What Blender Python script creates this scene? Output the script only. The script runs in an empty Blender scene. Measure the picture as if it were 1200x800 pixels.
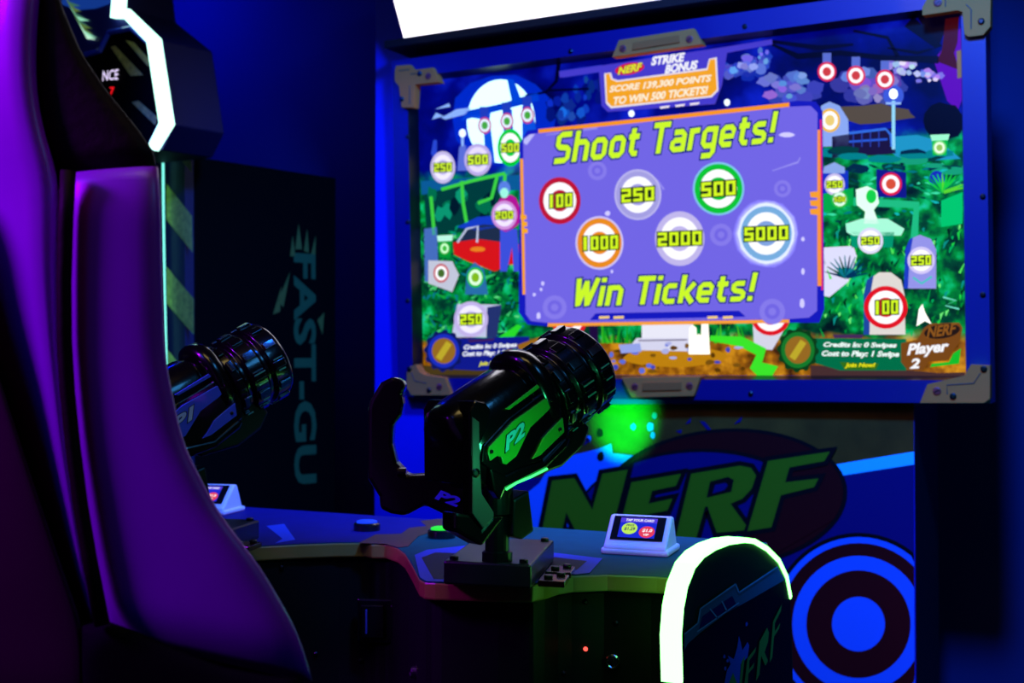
import bpy, bmesh, math, random
from mathutils import Vector, Matrix
from mathutils.geometry import tessellate_polygon
random.seed(7)
SC = bpy.context.scene
COL = SC.collection
V = Vector

# ------------------------------------------------------------------ camera
FPX, YAW, PITCH = 1505.3, 0.50501427, 0.02227077
CAM = V((1.92863, -2.98784, 1.21276))
_s, _c = math.sin(YAW), math.cos(YAW)
FW = V((-_s * math.cos(PITCH), _c * math.cos(PITCH), math.sin(PITCH)))
RT = V((_c, _s, 0))
UP = RT.cross(FW)
cd = bpy.data.cameras.new('camera')
cam = bpy.data.objects.new('camera', cd)
COL.objects.link(cam)
cd.sensor_width = 36
cd.sensor_fit = 'HORIZONTAL'
cd.lens = FPX * 36 / 1200
cd.clip_start = 0.05
cam.matrix_world = Matrix(((RT.x, UP.x, -FW.x, CAM.x), (RT.y, UP.y, -FW.y, CAM.y), (RT.z, UP.z, -FW.z, CAM.z), (0, 0, 0, 1)))
cd.dof.use_dof = True
cd.dof.focus_distance = 1.76
cd.dof.aperture_fstop = 6.0
SC.camera = cam

# ------------------------------------------------------------------ world, view, lamps
w = bpy.data.worlds.new('world')
SC.world = w
w.use_nodes = True
w.node_tree.nodes['Background'].inputs[0].default_value = (0.02, 0.02, 0.2, 1)
w.node_tree.nodes['Background'].inputs[1].default_value = 0.012
SC.view_settings.view_transform = 'Standard'
SC.view_settings.look = 'None'
SC.view_settings.exposure = 0
SC.view_settings.gamma = 1
SC.view_settings.use_curve_mapping = False


def lamp(name, kind, loc, target, color, power, size=0.5, spot=60, blend=0.6, size_y=None):
    d = bpy.data.lights.new(name, kind)
    d.color = color
    d.energy = power
    if kind == 'AREA':
        d.size = size
        if size_y:
            d.shape = 'RECTANGLE'
            d.size_y = size_y
    else:
        d.shadow_soft_size = size
    if kind == 'SPOT':
        d.spot_size = math.radians(spot)
        d.spot_blend = blend
    o = bpy.data.objects.new(name, d)
    o.location = loc
    o.rotation_euler = (V(target) - V(loc)).to_track_quat('-Z', 'Y').to_euler()
    COL.objects.link(o)
    return o


BLUE = (0.01, 0.15, 1.0)
lamp('blue_ceiling_lamp', 'SPOT', (1.6, -1.6, 2.72), (0.72, 0, 1.3), BLUE, 640, 0.12, 78, 0.6)
lamp('blue_wall_lamp', 'AREA', (-1.5, 0.2, 2.74), (-1.4, 0.62, 1.6), (0.0, 0.01, 1.0), 16, 0.5)
lamp('blue_left_fill', 'SPOT', (-0.7, -1.8, 2.6), (-0.05, 0, 1.5), (0.0, 0.02, 1.0), 215, 0.1, 30, 0.7)  # extra narrow blue spot, added to brighten the panel strip beside the bezel
lamp('blue_side_fill', 'AREA', (2.9, -1.9, 2.6), (1.3, -1.0, 0.7), (0.06, 0.4, 1.0), 6, 0.5)  # unseen fill light added so the fin face comes out brighter
lamp('blue_room_lamp', 'AREA', (0.2, -3.2, 2.72), (0.5, -1, 0.9), (0.02, 0.1, 1.0), 12, 0.9)
lamp('warm_fill', 'AREA', (1.2, -2.2, 2.74), (0.9, 0, 1.2), (1.0, 0.72, 0.25), 6, 0.8)  # added warm fill, in place of light bounced around the room
lamp('purple_lamp', 'SPOT', (-0.1, -3.15, 2.15), (0.70, -2.12, 1.38), (0.36, 0.0, 1.0), 230, 0.25, 37, 0.7)
lamp('green_spot_lamp', 'SPOT', (0.62, -0.42, 0.84), (0.60, 0.0, 1.085), (0.0, 1.0, 0.06), 230, 0.02, 24, 1.0)


# ------------------------------------------------------------------ pixel rays to real planes
def ray(x, y):
    return FW + RT * ((x - 600) / FPX) - UP * ((y - 400) / FPX)


def onpl(x, y, P0, n):
    d = ray(x, y)
    return CAM + d * ((V(P0) - CAM).dot(V(n)) / d.dot(V(n)))


def onz(x, y, z): return onpl(x, y, (0, 0, z), (0, 0, 1))
def ony(x, y, Y): return onpl(x, y, (0, Y, 0), (0, 1, 0))
def onx(x, y, X): return onpl(x, y, (X, 0, 0), (1, 0, 0))


# ------------------------------------------------------------------ materials
def lin(c):
    return tuple((v / 255 / 12.92 if v <= 10 else ((v / 255 + 0.055) / 1.055) ** 2.4) for v in c)


MATS = {}


def mat(name, col, rough=0.5, metal=0.0, coat=0.0, noise=0.0, nscale=20, bump=0.0, spec=0.5):
    """painted / moulded surface; col is sRGB 0-255; optional fine grain"""
    if name in MATS:
        return MATS[name]
    m = bpy.data.materials.new(name)
    m.use_nodes = True
    nt = m.node_tree
    b = nt.nodes['Principled BSDF']
    c = lin(col)
    b.inputs['Base Color'].default_value = (*c, 1)
    b.inputs['Roughness'].default_value = rough
    b.inputs['Metallic'].default_value = metal
    b.inputs['Coat Weight'].default_value = coat
    b.inputs['Coat Roughness'].default_value = 0.08
    b.inputs['Specular IOR Level'].default_value = spec
    if noise or bump:
        tc = nt.nodes.new('ShaderNodeTexCoord')
        n = nt.nodes.new('ShaderNodeTexNoise')
        n.inputs['Scale'].default_value = nscale
        n.inputs['Detail'].default_value = 4
        nt.links.new(tc.outputs['Object'], n.inputs['Vector'])
        if noise:
            r = nt.nodes.new('ShaderNodeValToRGB')
            r.color_ramp.elements[0].position = 0.3
            r.color_ramp.elements[1].position = 0.7
            r.color_ramp.elements[0].color = (*[v * (1 - noise) for v in c], 1)
            r.color_ramp.elements[1].color = (*[min(1, v * (1 + noise)) for v in c], 1)
            nt.links.new(n.outputs[0], r.inputs[0])
            nt.links.new(r.outputs[0], b.inputs['Base Color'])
        if bump:
            bp = nt.nodes.new('ShaderNodeBump')
            bp.inputs['Strength'].default_value = bump
            bp.inputs['Distance'].default_value = 0.004
            nt.links.new(n.outputs[0], bp.inputs['Height'])
            nt.links.new(bp.outputs[0], b.inputs['Normal'])
    MATS[name] = m
    return m


def glow(col, strength=1.0):
    """light-giving surface: screen pixels and lamp tubes"""
    name = 'glow_%d_%d_%d_%g' % (*col, strength)
    if name in MATS:
        return MATS[name]
    m = bpy.data.materials.new(name)
    m.use_nodes = True
    b = m.node_tree.nodes['Principled BSDF']
    b.inputs['Base Color'].default_value = (0.0, 0.0, 0.0, 1)
    b.inputs['Roughness'].default_value = 0.4
    b.inputs['Specular IOR Level'].default_value = 0.1
    b.inputs['Emission Color'].default_value = (*lin(col), 1)
    b.inputs['Emission Strength'].default_value = strength
    MATS[name] = m
    return m


# ------------------------------------------------------------------ mesh builder
WLOC = {}      # where each mesh object's origin stands in the room


class MB:
    def __init__(self):
        self.v, self.f, self.m, self.mats = [], [], [], []

    def mi(self, m):
        if m not in self.mats:
            self.mats.append(m)
        return self.mats.index(m)

    def face(self, idx, m):
        self.f.append(tuple(idx))
        self.m.append(self.mi(m))

    def poly(self, pts, m):
        i = len(self.v)
        pts = [V(p) for p in pts]
        self.v += pts
        if len(pts) <= 4:
            self.face(range(i, i + len(pts)), m)
        else:
            for t in tessellate_polygon([pts]):
                if (pts[t[1]] - pts[t[0]]).cross(pts[t[2]] - pts[t[0]]).length > 1e-12:
                    self.face([i + k for k in t], m)

    def prism(self, pts, off, m, mside=None):
        i, n, off = len(self.v), len(pts), V(off)
        self.v += [V(p) for p in pts] + [V(p) + off for p in pts]
        self.face(range(i, i + n), m)
        self.face(range(i + 2 * n - 1, i + n - 1, -1), m)
        for k in range(n):
            l = (k + 1) % n
            self.face((i + k, i + n + k, i + n + l, i + l), mside or m)

    def box(self, c, ax, ay, az, m):
        """box from its centre and three half-axes"""
        c, ax, ay, az = V(c), V(ax), V(ay), V(az)
        self.prism([c - ax - ay - az, c + ax - ay - az, c + ax + ay - az, c - ax + ay - az], az * 2, m)

    def rings(self, rs, m, cap=True, closed=True):
        i, n = len(self.v), len(rs[0])
        for r in rs:
            self.v += [V(p) for p in r]
        for a in range(len(rs) - 1):
            for k in range(n if closed else n - 1):
                l = (k + 1) % n
                self.face((i + a * n + k, i + a * n + l, i + (a + 1) * n + l, i + (a + 1) * n + k), m)
        if cap:
            self.face(range(i + n - 1, i - 1, -1), m)
            self.face(range(i + (len(rs) - 1) * n, i + len(rs) * n), m)

    def lathe(self, p, axis, prof, m, seg=28, cap=True):
        """profile [(distance along axis, radius)]"""
        p, a = V(p), V(axis).normalized()
        x = a.orthogonal().normalized()
        y = a.cross(x)
        self.rings([[p + a * d + (x * math.cos(t) + y * math.sin(t)) * r
                     for t in [2 * math.pi * k / seg for k in range(seg)]] for d, r in prof], m, cap)

    def tube(self, path, r, m, seg=8):
        path = [V(p) for p in path]
        rs = []
        for k, p in enumerate(path):
            d = (path[min(k + 1, len(path) - 1)] - path[max(k - 1, 0)]).normalized()
            x = d.cross(V((0.3, 0.2, 0.93))).normalized()
            y = d.cross(x)
            rs.append([p + (x * math.cos(2 * math.pi * j / seg) + y * math.sin(2 * math.pi * j / seg)) * r for j in range(seg)])
        self.rings(rs, m)

    def build(self, name, parent=None, bevel=0.0, seg=2, smooth=False, label=None, subd=0, angle=35):
        c = V((0, 0, 0))
        for p in self.v:
            c += p
        c /= max(1, len(self.v))
        me = bpy.data.meshes.new(name)
        me.from_pydata([p - c for p in self.v], [], self.f)
        for m in self.mats:
            me.materials.append(m)
        me.polygons.foreach_set('material_index', self.m)
        bm = bmesh.new()
        bm.from_mesh(me)
        bmesh.ops.recalc_face_normals(bm, faces=bm.faces)
        bm.to_mesh(me)
        bm.free()
        o = bpy.data.objects.new(name, me)
        COL.objects.link(o)
        WLOC[o.name] = c
        if parent:
            o.parent = parent
            o.location = c - WLOC.get(parent.name, V(parent.location))
        else:
            o.location = c
        if bevel:
            b = o.modifiers.new('bevel', 'BEVEL')
            b.width = bevel
            b.segments = seg
            b.limit_method = 'ANGLE'
            b.angle_limit = math.radians(angle)
        if subd:
            s = o.modifiers.new('subd', 'SUBSURF')
            s.levels = s.render_levels = subd
        if smooth:
            for p in me.polygons:
                p.use_smooth = True
            if bevel:
                wn = o.modifiers.new('wn', 'WEIGHTED_NORMAL')
                wn.keep_sharp = True
        if label:
            o['label'] = label
        return o


def thing(name, label, cat, loc, group=None):
    o = bpy.data.objects.new(name, None)
    o.empty_display_size = 0.1
    o.location = loc
    o['label'] = label
    o['category'] = cat
    if group:
        o['group'] = group
    COL.objects.link(o)
    return o


def struct(name, mb):
    o = mb.build(name)
    o['kind'] = 'structure'
    return o


def outset(pts, d):
    """outline grown by d (mitred), in the plane of the pixels"""
    n = len(pts)
    area = sum(pts[k][0] * pts[(k + 1) % n][1] - pts[(k + 1) % n][0] * pts[k][1] for k in range(n))
    sgn = 1 if area > 0 else -1
    out = []
    for k in range(n):
        a, b, c = V(pts[k - 1]), V(pts[k]), V(pts[(k + 1) % n])
        e1, e2 = (b - a), (c - b)
        if e1.length < 1e-9 or e2.length < 1e-9:
            out.append(tuple(b))
            continue
        e1.normalize()
        e2.normalize()
        n1, n2 = V((e1.y, -e1.x)) * sgn, V((e2.y, -e2.x)) * sgn
        bis = n1 + n2
        if bis.length < 1e-6:
            bis = n1
        bis.normalize()
        out.append(tuple(b + bis * (d / max(0.5, bis.dot(n1)))))
    return out


# ------------------------------------------------------------------ lettering
def text_geo(s, shear=0.0, bold=0.0, space=1.0):
    cu = bpy.data.curves.new('lettering', 'FONT')
    cu.body = s
    cu.size = 1
    cu.shear = shear
    cu.offset = bold
    cu.space_character = space
    cu.resolution_u = 3
    cu.fill_mode = 'FRONT'
    o = bpy.data.objects.new('lettering', cu)
    COL.objects.link(o)
    dg = bpy.context.evaluated_depsgraph_get()
    me = bpy.data.meshes.new_from_object(o.evaluated_get(dg))
    vs = [(v.co.x, v.co.y) for v in me.vertices]
    fs = [tuple(p.vertices) for p in me.polygons]
    bpy.data.objects.remove(o)
    bpy.data.curves.remove(cu)
    bpy.data.meshes.remove(me)
    return vs, fs


def text(mb, s, bl, br, tl, m, shear=0.0, bold=0.0, outline=None, om=None, lift=V((0, 0, 0)), space=1.0):
    """lettering fitted between three world points: bottom left, bottom right, top left of its bounding box"""
    bl, br, tl = V(bl), V(br), V(tl)
    vs, fs = text_geo(s, shear, bold, space)
    x0, x1 = min(p[0] for p in vs), max(p[0] for p in vs)
    y0, y1 = min(p[1] for p in vs), max(p[1] for p in vs)

    def put(vs, fs, m, l):
        i = len(mb.v)
        mb.v += [bl + (br - bl) * ((x - x0) / (x1 - x0)) + (tl - bl) * ((y - y0) / (y1 - y0)) + l for x, y in vs]
        for f in fs:
            mb.face([i + k for k in f], m)
    if outline:
        v2, f2 = text_geo(s, shear, bold + outline, space)
        put(v2, f2, om, V((0, 0, 0)))
    put(vs, fs, m, lift)


# ------------------------------------------------------------------ room
wall_m = mat('blue_wall_paint', (8, 4, 72), 0.8, noise=0.06, nscale=3, bump=0.05)
dark_m = mat('dark_wall_paint', (50, 50, 60), 0.9, noise=0.1, nscale=4)
floor_m = mat('dark_carpet', (26, 24, 30), 0.95, noise=0.5, nscale=60, bump=0.3)
X0, X1, Y0, Y1, ZC = -2.6, 3.4, -4.6, 0.62, 2.8


def slab(a, b, m):
    mb = MB()
    a, b = V(a), V(b)
    c, h = (a + b) / 2, (b - a) / 2
    mb.box(c, (h.x, 0, 0), (0, h.y, 0), (0, 0, h.z), m)
    return mb


struct('floor', slab((X0, Y0, -0.1), (X1, Y1, 0), floor_m))
struct('ceiling', slab((X0, Y0, ZC), (X1, Y1, ZC + 0.1), dark_m))
struct('wall_back', slab((X0, Y1, -0.1), (X1, Y1 + 0.1, ZC + 0.1), wall_m))
struct('wall_left', slab((X0 - 0.1, Y0, -0.1), (X0, Y1 + 0.1, ZC + 0.1), dark_m))
struct('wall_right', slab((X1, Y0, -0.1), (X1 + 0.1, Y1 + 0.1, ZC + 0.1), dark_m))
struct('wall_front', slab((X0 - 0.1, Y0 - 0.1, -0.1), (X1 + 0.1, Y0, ZC + 0.1), dark_m))

# ------------------------------------------------------------------ shooting game: screen tower
SW, SH, TILT = 1.43, 1.43 * 9 / 16, 0.037179
EY = V((0, -math.sin(TILT), math.cos(TILT)))      # up the screen
EN = V((0, -math.cos(TILT), -math.sin(TILT)))     # out of the screen
EX = V((1, 0, 0))
SB = V((0, 0, 1.2))                               # lower left corner of the picture
LAY = 0.0004


def S(x, y, k=0.0):
    """photo pixel to a point on the tilted screen, k layers above it"""
    return onpl(x, y, SB + EN * (LAY * k), EN)


def SU(u, v, off=0.0):
    return SB + EX * u + EY * v + EN * off


tower = thing('arcade_cabinet', 'tall blue shooting game cabinet with a big lit graveyard screen and white marquee', 'arcade machine', (0.6, 0.02, 0))
blue_m = mat('blue_cabinet_laminate', (18, 22, 175), 0.45, noise=0.05, nscale=6)
frame_m = mat('blue_bezel_plastic', (2, 8, 92), 0.38, coat=0.2)
black_m = mat('black_laminate', (5, 5, 6), 0.6, spec=0.25)
brk_m = mat('tan_bracket_plastic', (240, 118, 48), 0.7, spec=0.08)
bolt_m = mat('black_bolt', (6, 6, 8), 0.35)
red_m = mat('red_screw_cap', (170, 50, 40), 0.5)

mb = MB()
mb.prism([V((-0.165, 0.0, 0.0)), V((1.317, 0.0, 0.0)), V((1.317, 0.0, 1.13)), V((1.44, 0.0, 1.16)), V((1.44, 0.0, 2.5)), V((-0.165, 0.0, 2.5))], (0, 0.02, 0), blue_m, black_m)
mb.build('back_panel', tower)
mb = MB()
mb.box((0.576, 0.15, 1.25), (0.74, 0, 0), (0, 0.13, 0), (0, 0, 1.25), black_m)
mb.build('tower_body', tower, bevel=0.004)

# bezel: four mitred bars around the picture
BW, BD = 0.058, 0.045
mb = MB()
for k in range(4):
    cor = [(0, 0), (SW, 0), (SW, SH), (0, SH)]
    oc = [(-BW, -BW), (SW + BW, -BW), (SW + BW, SH + BW), (-BW, SH + BW)]
    a, b = cor[k], cor[(k + 1) % 4]
    c, d = oc[(k + 1) % 4], oc[k]
    cx, cy = SW / 2, SH / 2

    def inn(p, t=0.008): return (p[0] + (t if p[0] > cx else -t) * 1, p[1] + (t if p[1] > cy else -t))
    mb.prism([SU(*inn(a), BD), SU(*inn(b), BD), SU(*c, BD), SU(*d, BD)], -EN * (BD + 0.02), frame_m)
    mb.poly([SU(*a, 0.004), SU(*b, 0.004), SU(*inn(b), BD), SU(*inn(a), BD)], bolt_m)
bezel = mb.build('bezel', tower, label='blue bezel around the screen')
for x, y in ((478, 260), (478, 160), (478, 352), (669, 60), (873, 31), (1152, 230), (1152, 345), (880, 461), (650, 463)):
    mb = MB()
    p = onpl(x, y, SB + EN * BD, EN)
    mb.lathe(p, EN, [(-0.002, 0.006), (0.003, 0.006), (0.005, 0.003)], bolt_m, 12)
    mb.build('bolt', bezel)


def bracket(pts, bolts, caps, slot=None, grooves=()):
    P = lambda x, y, o: onpl(x, y, SB + EN * o, EN)
    mb = MB()
    T = BD + 0.014
    mb.prism([P(x, y, T) for x, y in pts], -EN * 0.03, brk_m)
    for g in grooves:
        mb.tube([P(x, y, T) for x, y in g], 0.0016, mat('bracket_groove', (90, 60, 40), 0.6), 6)
    if slot:
        mb.prism([P(x, y, T + 0.001) for x, y in slot], EN * 0.003, mat('tan_bracket_inset', (205, 98, 40), 0.7, spec=0.08))
    br = mb.build('corner_bracket' if len(pts) != 4 else 'edge_bracket', tower, bevel=0.004, label='tan plastic bracket')
    for x, y in bolts:
        b = MB()
        b.lathe(P(x, y, T), EN, [(-0.004, 0.007), (0.003, 0.007), (0.005, 0.004)], bolt_m, 14)
        b.build('bolt', br)
    for x, y in caps:
        b = MB()
        b.lathe(P(x, y, T), EN, [(-0.004, 0.009), (0.002, 0.009), (0.003, 0.006)], red_m, 16)
        b.box(P(x, y, T + 0.003), EX * 0.006 + EY * 0.003, EY * 0.001 - EX * 0.0005, EN * 0.001, bolt_m)
        b.build('screw_cap', br, label='red slotted screw cap')


bracket([(464, 77), (480, 75.5), (485, 82), (507, 79), (514, 96), (486, 99), (484, 126), (470.5, 126), (467.5, 101), (462.5, 95), (462.5, 82.5)],
        [(492, 86), (471, 116)], [(502, 89)], None, [[(467, 83), (480, 81.5)], [(481, 87), (488, 86)], [(480, 100), (480, 122)]])
bracket([(1081, 18), (1080.5, 9), (1090, -8), (1158, -16), (1161, -12), (1160.5, 31), (1152, 41), (1135, 43), (1130, 40), (1127.7, 14), (1122, 12)],
        [(1150, 25)], [(1099, 3)], None, [[(1108, 8), (1108, -6)], [(1132, 5), (1138, 11), (1138, 34)]])
bracket([(477, 430), (487, 427), (492, 436), (497, 439), (521.7, 443), (529, 463), (481.7, 463), (476, 453)],
        [(503, 457), (480, 432)], [(515, 453)], None, [[(482, 436), (486, 446), (500, 449)]])
bracket([(1078, 472), (1087, 450), (1130, 440), (1138, 427), (1160, 428), (1160, 467), (1153, 472)],
        [(1153, 432), (1117, 464)], [(1098, 458)], None, [[(1110, 462), (1110, 451), (1141, 449), (1149, 437)]])
bracket([(717, 67), (725, 47), (813, 33), (823, 52)], [], [(730, 57), (808, 46)], [(741, 59), (742, 50), (796, 41), (797, 50)], [])
bracket([(728, 442), (821, 441), (813, 464), (740, 466)], [], [(744, 453), (808, 452)], [(753, 458), (753, 448), (799, 447), (799, 457)], [])

# marquee: lit box that leans forward over the screen
mb = MB()
ledge = [V((-0.05, 0.0, 2.085)), V((-0.05, -0.125, 2.085)), V((-0.05, -0.125, 2.105)), V((-0.05, 0.0, 2.105))]
mb.prism(ledge, (SW + 0.1, 0, 0), black_m)
mb.build('marquee_ledge', tower)
ma, mbv = V((0.008, -0.11, 2.108)), V((0.008, -0.30, 2.46))
mb = MB()
mb.prism([ma, mbv, V((0.008, 0.0, 2.49)), V((0.008, 0.0, 2.108))], (SW - 0.03, 0, 0), black_m)
marq = mb.build('marquee_box', tower)
mn = V((0, -(mbv.z - ma.z), mbv.y - ma.y)).normalized()
mb = MB()
mb.prism([ma + mn * 0.001 + V((0, 0, 0.003)), ma + mn * 0.001 + V((SW - 0.03, 0, 0.003)), mbv + mn * 0.001 + V((SW - 0.03, 0, 0)), mbv + mn * 0.001], mn * 0.006, glow((245, 240, 255), 2.6))
mb.build('lit_panel', marq, label='glowing white marquee panel')


# ---- picture on the screen -------------------------------------------------
def picture_material():
    m = bpy.data.materials.new('game_picture')
    m.use_nodes = True
    nt = m.node_tree
    N, L = nt.nodes, nt.links
    b = N['Principled BSDF']
    b.inputs['Base Color'].default_value = (0, 0, 0, 1)
    b.inputs['Specular IOR Level'].default_value = 0.1
    tc = N.new('ShaderNodeTexCoord')
    sep = N.new('ShaderNodeSeparateXYZ')
    L.new(tc.outputs['Object'], sep.inputs[0])

    def noise(scale, det):
        n = N.new('ShaderNodeTexNoise')
        n.inputs['Scale'].default_value = scale
        n.inputs['Detail'].default_value = det
        L.new(tc.outputs['Object'], n.inputs['Vector'])
        return n

    def ramp(src, stops):
        r = N.new('ShaderNodeValToRGB')
        el = r.color_ramp.elements
        while len(el) < len(stops):
            el.new(0.5)
        for e, (p, c) in zip(el, stops):
            e.position = p
            e.color = (*lin(c), 1)
        L.new(src, r.inputs[0])
        return r.outputs[0]
    sky = ramp(noise(5, 4).outputs[0], [(0.35, (0, 0, 70)), (0.5, (0, 4, 130)), (0.62, (10, 30, 200)), (0.75, (60, 80, 220))])
    grs = ramp(noise(22, 6).outputs[0], [(0.3, (0, 20, 20)), (0.44, (0, 70, 40)), (0.54, (0, 140, 50)), (0.63, (10, 190, 110)), (0.75, (40, 210, 190))])
    drt = ramp(noise(30, 6).outputs[0], [(0.3, (60, 30, 0)), (0.5, (150, 90, 0)), (0.7, (220, 150, 20))])
    nb = noise(9, 3)

    def mixf(a, bb, fac):
        mx = N.new('ShaderNodeMix')
        mx.data_type = 'RGBA'
        L.new(fac, mx.inputs[0])
        L.new(a, mx.inputs[6])
        L.new(bb, mx.inputs[7])
        return mx.outputs[2]

    def step(lo, hi, amp):
        ad = N.new('ShaderNodeMath')
        ad.operation = 'MULTIPLY_ADD'
        L.new(nb.outputs[0], ad.inputs[0])
        ad.inputs[1].default_value = amp
        L.new(sep.outputs[2], ad.inputs[2])
        mr = N.new('ShaderNodeMapRange')
        mr.inputs[1].default_value = lo + amp / 2
        mr.inputs[2].default_value = hi + amp / 2
        L.new(ad.outputs[0], mr.inputs[0])
        return mr.outputs[0]
    x = mixf(grs, sky, step(0.11, 0.16, 0.08))
    x = mixf(drt, x, step(-0.33, -0.31, 0.06))
    L.new(x, b.inputs['Emission Color'])
    b.inputs['Emission Strength'].default_value = 1.0
    return m


def circ(cx, cy, rx, ry, n=36, a0=0, a1=360):
    return [(cx + rx * math.cos(math.radians(a0 + (a1 - a0) * k / n)), cy + ry * math.sin(math.radians(a0 + (a1 - a0) * k / n))) for k in range(n)]


def blob(cx, cy, rx, ry, jit=0.25, n=14):
    return [(cx + rx * math.cos(2 * math.pi * k / n) * (1 + random.uniform(-jit, jit)), cy + ry * math.sin(2 * math.pi * k / n) * (1 + random.uniform(-jit, jit))) for k in range(n)]


def stroke(pts, wd):
    """ribbon polygon along a pixel path; wd one width or one per point"""
    L, Rr = [], []
    for k, p in enumerate(pts):
        a, b = V(pts[max(0, k - 1)]), V(pts[min(len(pts) - 1, k + 1)])
        d = (b - a).normalized()
        n = V((-d.y, d.x)) * ((wd if not hasattr(wd, '__len__') else wd[k]) / 2)
        L.append(tuple(V(p) + n))
        Rr.append(tuple(V(p) - n))
    return L + Rr[::-1]


pic = MB()
pic.poly([SU(-0.004, -0.004), SU(SW + 0.004, -0.004), SU(SW + 0.004, SH + 0.004), SU(-0.004, SH + 0.004)], picture_material())


def P(pts, col, k, st=1.0, mb=None):
    (mb or pic).poly([S(x, y, k) for x, y in pts], glow(col, st))


# sky, left: moon behind streaks of cloud
P(blob(590, 140, 62, 55, 0.05), (0, 40, 200), 0.5)
P(circ(587, 142, 40, 49), (200, 255, 255), 1, 1.6)
P([(545, 130), (585, 122), (630, 108), (632, 118), (600, 126), (560, 136), (540, 142)], (0, 60, 210), 2)
P([(594, 92), (602, 93), (612, 120), (600, 120)], (0, 70, 220), 2)
P([(545, 137), (575, 131), (574, 140), (580, 190), (569, 190), (566, 140)], (10, 80, 225), 2)
P([(590, 130), (600, 128), (604, 190), (590, 190)], (10, 80, 225), 2)
P([(612, 124), (622, 122), (628, 150), (622, 190), (612, 180)], (10, 80, 225), 2)
for pts in ([(517, 138), (535, 128), (552, 126), (545, 134), (522, 140)], [(506, 140), (511, 132), (520, 136)], [(510, 128), (526, 121), (528, 125)]):
    P(pts, (140, 180, 255), 2)
P(stroke([(655, 72), (652, 95), (640, 108), (615, 112)], [5, 4, 3, 2]), (0, 0, 40), 2)
P(stroke([(640, 106), (690, 104)], 2.5), (0, 0, 40), 2)
P([(655, 83), (705, 76), (707, 84), (660, 91)], (40, 50, 200), 2)
# sky, right: clouds, branches, red dusk
def cloud(x, y, rx, ry, n, base, hi, k=1.0):
    for q in range(n):
        t, r = random.uniform(0, 6.283), random.uniform(0, 1) ** 0.6
        f_ = q / n
        sz = (1 - 0.5 * f_) * random.uniform(0.25, 0.45)
        c = tuple(int(a_ + (b_ - a_) * min(1, f_ * random.uniform(0.5, 1.3))) for a_, b_ in zip(base, hi))
        P(blob(x + rx * r * math.cos(t) * .8, y + ry * r * math.sin(t) * .7 - f_ * ry * .25, rx * sz * .7, ry * sz * 1.1, 0.22, 11), c, k + 0.02 * q)


cloud(868, 80, 34, 18, 26, (15, 40, 170), (150, 165, 245))
cloud(890, 70, 18, 14, 14, (20, 50, 180), (170, 180, 250))
cloud(925, 105, 44, 20, 30, (40, 50, 170), (150, 160, 240))
cloud(1020, 105, 46, 26, 34, (40, 40, 150), (150, 140, 225))
cloud(1058, 80, 24, 14, 18, (110, 100, 220), (235, 225, 255), 1.6)
cloud(1088, 90, 22, 10, 16, (90, 90, 220), (225, 215, 255), 1.6)
cloud(663, 130, 30, 24, 18, (0, 10, 110), (30, 110, 230))
cloud(690, 110, 20, 22, 12, (0, 10, 110), (20, 70, 200))
P(blob(1020, 133, 50, 11, 0.2), (85, 75, 60), 1.3)
P([(1094, 70), (1128, 30), (1130, 110), (1122, 130), (1110, 118)], (90, 0, 190), 1)
P([(1108, 22), (1124, 20), (1122, 50), (1118, 62), (1124, 82), (1098, 72), (1104, 58)], (60, 5, 15), 2)
P(stroke([(905, 52), (935, 66), (985, 62), (1040, 68), (1100, 70)], [3, 7, 6, 6, 9]), (0, 0, 30), 2)
P(stroke([(1000, 36), (1040, 44), (1052, 66)], [3, 4, 5]), (0, 0, 30), 2)
P(stroke([(1065, 25), (1100, 55), (1075, 62), (1040, 56)], [16, 9, 4, 2]), (0, 0, 25), 2)
P([(1075, 20), (1128, 14), (1122, 24), (1110, 30), (1100, 55), (1090, 45)], (5, 0, 20), 1.5)
P(stroke([(900, 48), (960, 56), (1000, 52)], [4, 6, 3]), (0, 0, 40), 2)
P(blob(1106, 142, 25, 22, 0.12), (0, 0, 22), 2)
P([(1121, 60), (1128, 58), (1129, 90), (1122, 92)], (120, 110, 90), 3)
P(stroke([(1047, 118), (1047, 175)], 4), (150, 220, 255), 3)
P(circ(1047, 110, 5, 6), (240, 255, 255), 4, 1.8)
P(circ(1047, 112, 12, 12), (60, 90, 220), 2)
P(stroke([(1038, 121), (1056, 121)], 2.5), (150, 190, 255), 4)
# skyline, fence, bushes and stones on the right
P([(975, 160), (1045, 150), (1050, 180), (975, 185)], (25, 15, 60), 2)
for x in (1000, 1010, 1020, 1030):
    P(stroke([(x, 152), (x, 172)], 1.5), (40, 60, 170), 3)
P(stroke([(995, 156), (1038, 151), (1044, 158), (1045, 172)], 3), (50, 110, 230), 3)
P(stroke([(995, 166), (1040, 163)], 2.5), (40, 90, 220), 3)
P([(962, 124), (972, 119), (984, 124), (994, 140), (995, 170), (963, 172)], (140, 170, 245), 2)
P([(1048, 160), (1075, 158), (1100, 165), (1126, 186), (1060, 190), (1046, 180)], (30, 150, 200), 2)
P([(1090, 158), (1113, 157), (1111, 164), (1092, 165)], (160, 255, 210), 4)
P([(1092, 164), (1111, 163), (1109, 182), (1093, 182)], (0, 190, 70), 3)
for k in range(16):
    x, y = random.uniform(965, 1125), random.uniform(172, 200)
    P(blob(x, y, random.uniform(10, 24), random.uniform(3, 6), 0.2, 10), random.choice([(0, 60, 60), (0, 130, 140), (20, 160, 120), (0, 40, 70), (0, 110, 60)]), 2 + k * 0.05)
P([(961, 196), (994, 200), (994, 232), (961, 232)], (20, 50, 200), 3)
P([(966, 195), (978, 190), (990, 196), (990, 203), (964, 203)], (140, 170, 235), 3.5)
P([(1027, 198), (1062, 202), (1062, 232), (1027, 231)], (15, 20, 140), 3)
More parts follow.
